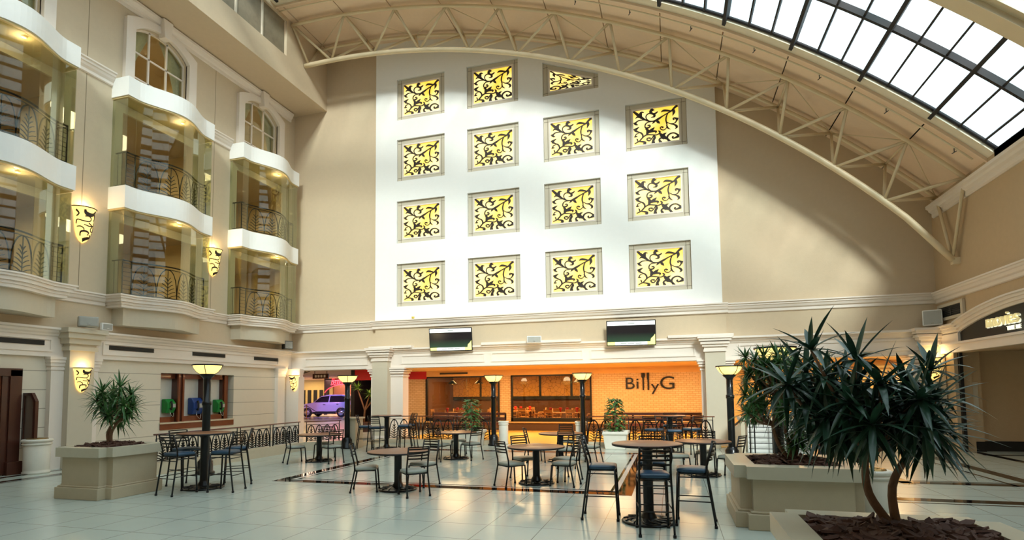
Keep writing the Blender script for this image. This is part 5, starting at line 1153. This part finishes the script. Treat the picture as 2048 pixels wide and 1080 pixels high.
# ---- far planter with rail at right, and the curved timber rail
t = thing('white_planter_counter', 'white boarded planter box with dark timber rim beyond the right-hand lamp post', 'planter', (2.4, 17.1, 0))
part(t, 'box', MB().box(2.0, 3.6, 16.9, 18.0, 0, .88), WHITE); part(t, 'rim', MB().box(1.85, 3.75, 16.75, 18.1, .9, .96), KERB); part(t, 'timber_edge', MB().box(1.86, 3.74, 16.76, 18.09, .86, .9), RIM)
mb = MB(); 
for z in (.12, .27, .42, .57, .72): mb.tube([(2.0, 16.7, z), (3.0, 16.7, z)], .01, 5)
for x in (2.02, 2.14, 2.6, 2.7): mb.box(x, x+.03, 16.68, 16.72, 0, .82)
leaf_units(mb, 2.75, 3.6, .05, .8, 2, lambda s, z: (s, 16.7, z), .012); part(t, 'front_grille', mb, IRON)
t = thing('potted_tree', 'small bare-stemmed tree growing from the white boarded planter', 'plant', (2.65, 17.5, .86)); lf = MB(); rr = random.Random(8)
st = MB().tube([(2.65, 17.5, .8), (2.6, 17.5, 1.3), (2.45, 17.5, 1.7)], [.05, .04, .03], 8).tube([(2.6, 17.5, 1.3), (2.7, 17.5, 1.8)], [.03, .02], 7).tube([(2.55, 17.5, 1.4), (2.25, 17.5, 1.65)], [.02, .015], 7)
for p in ((2.45, 17.5, 1.75), (2.75, 17.5, 1.9), (2.2, 17.5, 1.7), (2.55, 17.4, 2.0)): rosette(lf, p, 26, .28, .03, rr)
part(t, 'trunk', st, TRUNK); part(t, 'foliage', lf, LEAF)
t = thing('curved_handrail', 'curved red-brown timber handrail on a dark base behind the right plants', 'handrail', (4.0, 15.6, 0)); P_ = [(4.0, 17.2, .92), (4.2, 16.6, .86), (4.35, 15.9, .78), (4.35, 15.3, .7), (3.9, 14.9, .66), (3.3, 14.8, .64)]
part(t, 'rail', MB().tube(crom(P_, 6), .06, 8), RIM); part(t, 'rail', MB().tube([(x, y_, z-.18) for x, y_, z in crom(P_, 6)], .04, 8), RED); mb = MB()
Q = crom(P_, 6); mb.add([(x, y_, .02) for x, y_, z in Q]+[(x, y_, z-.22) for x, y_, z in Q], [(i, i+1, len(Q)+i+1, len(Q)+i) for i in range(len(Q)-1)]); o = part(t, 'panel', mb, BLACK); md = o.modifiers.new('thick', 'SOLIDIFY'); md.thickness = .04
t = thing('play_counter', 'dark blue counter with small red stools beyond the curved handrail', 'counter', (5.6, 19.4, 0)); part(t, 'base', MB().box(4.6, 6.5, 19.4, 20.0, 0, .35), mat('dark_blue', (34, 48, 74), .4)); part(t, 'top', MB().box(4.5, 6.6, 19.3, 20.1, .35, .42), mat('mid_blue', (58, 78, 104), .35))
for k, x in enumerate((4.9, 5.4)): part(t, 'stool_pad', MB().lathe([(0, .42), (.2, .42), (.22, .5), (.16, .56), (0, .58)], (x, 19.7, 0), 18), RED)

# ---- small fittings hang under the part they belong to
RULE = {'table_edge': 'tabletop', 'rib': 'bowl', 'rim': 'bowl', 'slab_soffit': 'floor_slab', 'inner_bead': 'stone_frame', 'joint_line': 'stone_frame', 'badge': 'grille', 'louvre': 'backing',
        'rail_post': 'handrail', 'seat_frame': 'seat', 'door_handle': 'body', 'side_window': 'body', 'divider_moulding': 'divider', 'cord': 'handset', 'face_plate': 'housing', 'header_caption': 'header_bar', 'downlight': 'roof_slab'}
kids = {}
for o in bpy.data.objects:
    if o.parent is not None: kids.setdefault(o.parent.name, []).append(o)
for rn, ks in kids.items():
    if bpy.data.objects[rn].parent is not None: continue
    byn = {}
    for k in ks: byn.setdefault(k.name.split('.')[0], []).append(k)
    for cn, pn in RULE.items():
        if cn in byn and pn in byn and all(q.location.length < 1e-6 for q in byn[pn]):
            for i, k in enumerate(byn[cn]):
                if not any(q.parent == k for q in bpy.data.objects): k.parent = byn[pn][min(i, len(byn[pn])-1)]
